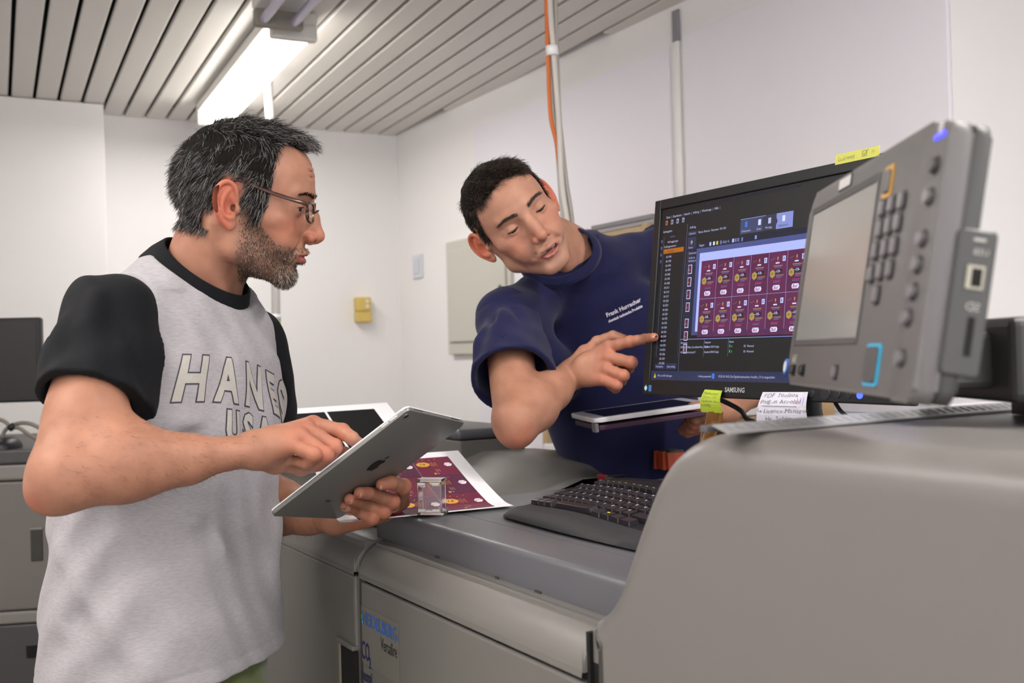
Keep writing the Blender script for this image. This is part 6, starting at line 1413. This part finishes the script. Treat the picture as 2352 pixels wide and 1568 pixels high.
# trunk
HIP = np.array([.338, 2.40, 1.00]); axB = NBw - HIP; LB = np.linalg.norm(axB); axB /= LB; e1 = np.array([-.93, .10, -.36]); e1 -= axB * (e1 @ axB); e1 /= np.linalg.norm(e1); e2 = np.cross(e1, axB); e2 *= np.sign(-e2[1])    # e1: his right, e2: front
cT = Clay(); cT.loft(HIP, axB, e1, e2, [(-.02, 0, 0, .150, .105), (.25, 0, 0, .145, .10), (.44, 0, 0, .145, .085), (LB - .08, 0, 0, .09, .055), (LB - .03, 0, 0, .05, .04)], .02); cT.rc(NBw - axB * .07, S_r, .03, .03, .03); cT.rc(NBw - axB * .07, S_l, .03, .03, .03)
lo, hi = bounds([HIP, NBw, S_r, S_l], .17); V, F = cT.mesh(lo, hi, .009); trunkB = (V, F, np.tile(np.array(srgb('a67862')[:3]), (len(V), 1)))
clay_obj('body', [headB, armBR, armBL, trunkB], SKIN, PB)
eyeballs(PB, toB, (-.10, .78, -.60), '2e221a')
a = BI[3] - BI[2]; a /= np.linalg.norm(a); nail(PB, BI[3] + np.array([.0, -.0072, .0035]), a, np.array([0, -.9, .45]), .0055, .0062, mat('nail_pale', 'd8b0a0', .28))
# hair
HKB = [mat('hair_brown_dark', '261e1a', .48, spec=.35), mat('hair_brown', '40342d', .45, spec=.4), mat('hair_brown_light', '5c4d43', .45, spec=.4), HK[3]]
thB = lambda P: .0025 + .0045 * sstep(P[:, 2], .05, .11) + lump(P, 150, .0016)
capV, capF = hair_cap(VB, FB, NBn, hairB, thB)
mk = hairB(*VB.T); cand = np.flatnonzero(mk > .15); NS_ = 12500; pick = RNG.choice(cand, NS_, p=mk[cand] / mk[cand].sum()); R0 = VB[pick] + NBn[pick] * .002 + RNG.normal(0, .0007, (NS_, 3)); NnB = NBn[pick]; jitB = RNG.normal(0, 1, (NS_, 3)); topB = sstep(R0[:, 2], .065, .10)
lenB = (.009 + .013 * topB) * RNG.uniform(.65, 1.2, NS_); clB = np.stack([np.sin(R0[:, 0] * 170 + R0[:, 1] * 110), np.sin(R0[:, 1] * 150 + 1.7), np.sin(R0[:, 0] * 130 - R0[:, 2] * 150)], 1)
def dB(P, u_, ids):
    fl = np.zeros_like(P); fl[:, 1] = topB * .95 - (1 - topB) * .2; fl[:, 2] = -(1 - topB) * .95 - u_ * .4 * topB; fl[:, 0] = -.25 * topB
    return NnB * (.55 - .45 * u_) + fl + .15 * jitB + .2 * clB
uu = RNG.uniform(0, 1, NS_); hb = strand_obj('hair', R0, dB, lenB, .00042, HKB, np.where(uu < .14, 2, np.where(uu < .45, 1, 0)), None, 5, (capV, capF, 3)); place(hb, RB, HB, PB)
brows('eyebrow', 250, .0036, .0034, [HKB[0], HKB[1], HKB[2]], RB, HB, PB, VB, NBn)
lashes(PB, RB, HB, gB['lid_up'] - 1, HKB[0], .0011)
tm = MB(frame(HB, RB[:, 0], RB[:, 1], RB[:, 2])); tm.box(-.016, .016, .0900, .0950, -.0588, -.0552, .0010); tm.build('teeth', mat('teeth', 'a89e8a', .3), PB)
# navy T-shirt
NAVY = cloth_mat('tshirt_navy', '17183e', .10, sheen=.10)
def noiseB(P):
    x, y, z = P.T; return (.0026 * np.sin((x * .8 + z) * 34 + 5 * np.sin(z * 9 - x * 7)) * np.sin(x * 19 - z * 11 + y * 9) + .0018 * np.sin((x * 1.0 - z * .9) * 52 + 3 * np.sin(z * 14 + y * 9))).astype(f32)
c = Clay(); c.loft(HIP, axB, e1, e2, [(-.06, 0, 0, .168, .128), (.10, 0, .0, .162, .122), (.25, 0, .0, .166, .118), (.40, 0, .004, .176, .116), (.50, 0, .0, .165, .105), (LB - .045, 0, .0, .118, .082), (LB + .02, 0, 0, .072, .062)], .02)
c.rc(NBw - axB * .035, S_r, .056, .050, .04); c.rc(NBw - axB * .025, S_l, .060, .056, .04); c.rc(S_r, S_r + (HIP - S_r) * .25, .058, .06, .04); c.rc(S_l, S_l + (HIP - S_l) * .25, .058, .06, .04)
for (p, q, w_, h_) in (((1250, 900), (1345, 1085), .014, .008), ((1290, 880), (1400, 1080), .012, -.006), ((1330, 880), (1430, 1085), .016, .007), ((1400, 900), (1500, 990), .016, .006), ((1220, 860), (1290, 960), .012, -.006), ((1215, 700), (1260, 860), .014, .006), ((1235, 690), (1300, 850), .010, -.005), ((1200, 640), (1290, 680), .012, .006), ((1290, 690), (1420, 640), .018, -.005), ((1260, 670), (1330, 690), .010, .005), ((1380, 640), (1480, 560), .016, .005), ((1300, 760), (1400, 880), .018, .006), ((1430, 880), (1560, 960), .018, .007), ((1460, 960), (1560, 1080), .016, .006)):
    c.fold(un(*p, 2.13), un(*q, 2.15), w_, h_)
c.wave(noiseB, (-1, 1.5, .8), (1, 3, 1.8))
rcB = un(1284, 582, 2.135); rnB = np.array([-.20, -.72, .66]); rnB /= np.linalg.norm(rnB); rfB = e2 - rnB * (e2 @ rnB); rfB /= np.linalg.norm(rfB); rlB = np.cross(rnB, rfB)
c.loft(rcB, rnB, rfB, rlB, [(-.035, 0, 0, .070, .068), (-.004, 0, 0, .0785, .0765), (.02, 0, 0, .088, .088), (.12, 0, 0, .15, .15)], .006, 2., 's')
an = S_r - NBw; an /= np.linalg.norm(an); an = an * .8 + (E_r - S_r) / np.linalg.norm(E_r - S_r) * .2; an /= np.linalg.norm(an)
lo, hi = bounds([HIP, NBw, S_r, S_l], .19); lo[2] = .95; V, F = c.mesh(lo, hi, .0042); TSB = clay_obj('t_shirt', [(V, F, None)], NAVY, PB); bvB = BVHTree.FromPolygons([Vector(v) for v in V], [tuple(int(i) for i in f) for f in F])
fo = [(un(1100, 680, 2.0), un(1085, 830, 1.92), .014, .006), (un(1150, 680, 1.99), un(1130, 830, 1.90), .014, .006), (un(1180, 700, 2.0), un(1200, 830, 1.93), .012, -.005), (un(1120, 700, 1.99), un(1170, 820, 1.91), .010, -.004)]
hm_ = S_r + (E_r - S_r) * .60
sleeve(S_r, E_r, hm_, S_r - an * .035, an, np.array([.025, .02, -.055]), TSB, NAVY, fo, (.058, .078, .058), .0036, amp=.7)
anl = S_l - NBw; anl /= np.linalg.norm(anl); sleeve(S_l, E_l, S_l + (E_l - S_l) * .55, S_l - anl * .035, anl, np.array([-.01, .0, -.05]), TSB, NAVY, (), (.064, .074, .058), .006, amp=.7)
collar(rcB - rnB * .002, rfB, rlB, rnB, .0790, .0765, .017, NAVY, TSB, .75)
# chest print
cpt = un(1436, 714, 2.1); hit = bvB.ray_cast(Vector(CAM), Vector(cpt - CAM)); pc_ = np.array(hit[0]); tdir = un(1478, 700, 2.1) - un(1392, 735, 2.1); tdir /= np.linalg.norm(tdir); vd = -e2; ud = np.cross(tdir, vd); ud *= np.sign(ud[2]); ud /= np.linalg.norm(ud)
def on_chestB(s, t, l):
    o = pc_ + tdir * s + ud * t - vd * .2; h = bvB.ray_cast(Vector(o), Vector(vd)); p = np.array(h[0]) if h[0] is not None else pc_ + tdir * s + ud * t
    return p - vd * .0012
PRW = mat('shirt_print_white', 'c9c4d2', .8, mottle=.25, mscale=400)
cv = Canvas(); cv.text(-.040, .004, 'Frank Hurracher', .0125, PRW, 1, sx=.92, offset=.0004); cv.text(-.040, -.008, 'chemisch technische Produkte', .0078, PRW, 1, sx=.80, offset=.0003); cv.build('chest_print', on_chestB, TSB)
# trousers and shoes, behind the machine
JEAN = cloth_mat('trousers_dark', '23252e', .1)
c = Clay(); c.loft((HIP[0], HIP[1], 0), (0, 0, 1), (-1, 0, 0), (0, -1, 0), [(.82, 0, -.02, .160, .115), (1.0, 0, -.01, .158, .112), (1.04, 0, -.01, .15, .105)], .02)
for s in (-1, 1):
    hp = np.array([HIP[0] + s * .085, HIP[1] + .02, 0]); c.rc(hp + [0, 0, .88], hp + [s * .015, .0, .48], .085, .066, .03); c.rc(hp + [s * .015, 0, .48], hp + [s * .02, .02, .09], .066, .05, .03)
V, F = c.mesh((HIP[0] - .26, HIP[1] - .22, .02), (HIP[0] + .26, HIP[1] + .24, 1.06), .010); clay_obj('trousers', [(V, F, None)], JEAN, PB)
for s in (-1, 1):
    b_ = np.array([HIP[0] + s * .105, HIP[1] + .04, 0]); c = Clay(); fw = np.array([0, -1., 0]); c.rc(b_ + [0, 0, .05], b_ + fw * .15 + [0, 0, .035], .045, .036, .02); c.rc(b_ + [0, 0, .09], b_ + [0, 0, .05], .045, .045, .02); c.half(b_, (0, 0, -1))
    V, F = c.mesh(b_ + np.array([-.1, -.22, -.01]), b_ + np.array([.1, .1, .14]), .007); clay_obj('shoe', [(V, F, None)], SHOE, PB)
# white tablet with a dark screen, held level by the younger man
a0 = un(1366, 972, 1.955); a1 = un(1664, 930, 2.03); qx = a1 - a0; QL = .243; qx /= np.linalg.norm(qx); qy = np.array([.10, .98, .06]); qy -= qx * (qy @ qx); qy /= np.linalg.norm(qy); qz = np.cross(qx, qy); qz *= np.sign(qz[2]); QD = .135
fQ = lambda p: a0 + qx * p[0] + qy * p[1] + qz * p[2]
T2 = empty('tablet_computer', a0, 'white tablet with a dark screen held level below the monitor', 'tablet')
MB(fQ).prism(rrect(0, QL, 0, QD, .010, 5), pz, 0, .0085, .0025, 3).build('shell', mat('tablet_white_shell', 'd5d2d6', .3), T2, autosmooth=50)
MB(fQ).prism(rrect(.001, QL - .001, .001, QD - .001, .009, 5), pz, .0083, .0090).build('front_glass', mat('tablet_front', 'c9c8ce', .15), T2)
MB(fQ).box(.024, QL - .024, .010, QD - .010, .0089, .0094).build('display', BLACKG, T2)
PUR = mat('cover_purple', '3d2238', .55)
MB(fQ).prism(rrect(.008, QL, .004, QD, .006, 4), pz, -.016, -.006, .002, 2).build('folded_cover', PUR, T2)
MB(fQ).prism(rrect(.0, .008, .0, .02, .003, 3), pz, -.018, -.001, .001, 1).build('cover_hinge', mat('hinge_clear', '8d8a90', .2, trans=.5), T2)
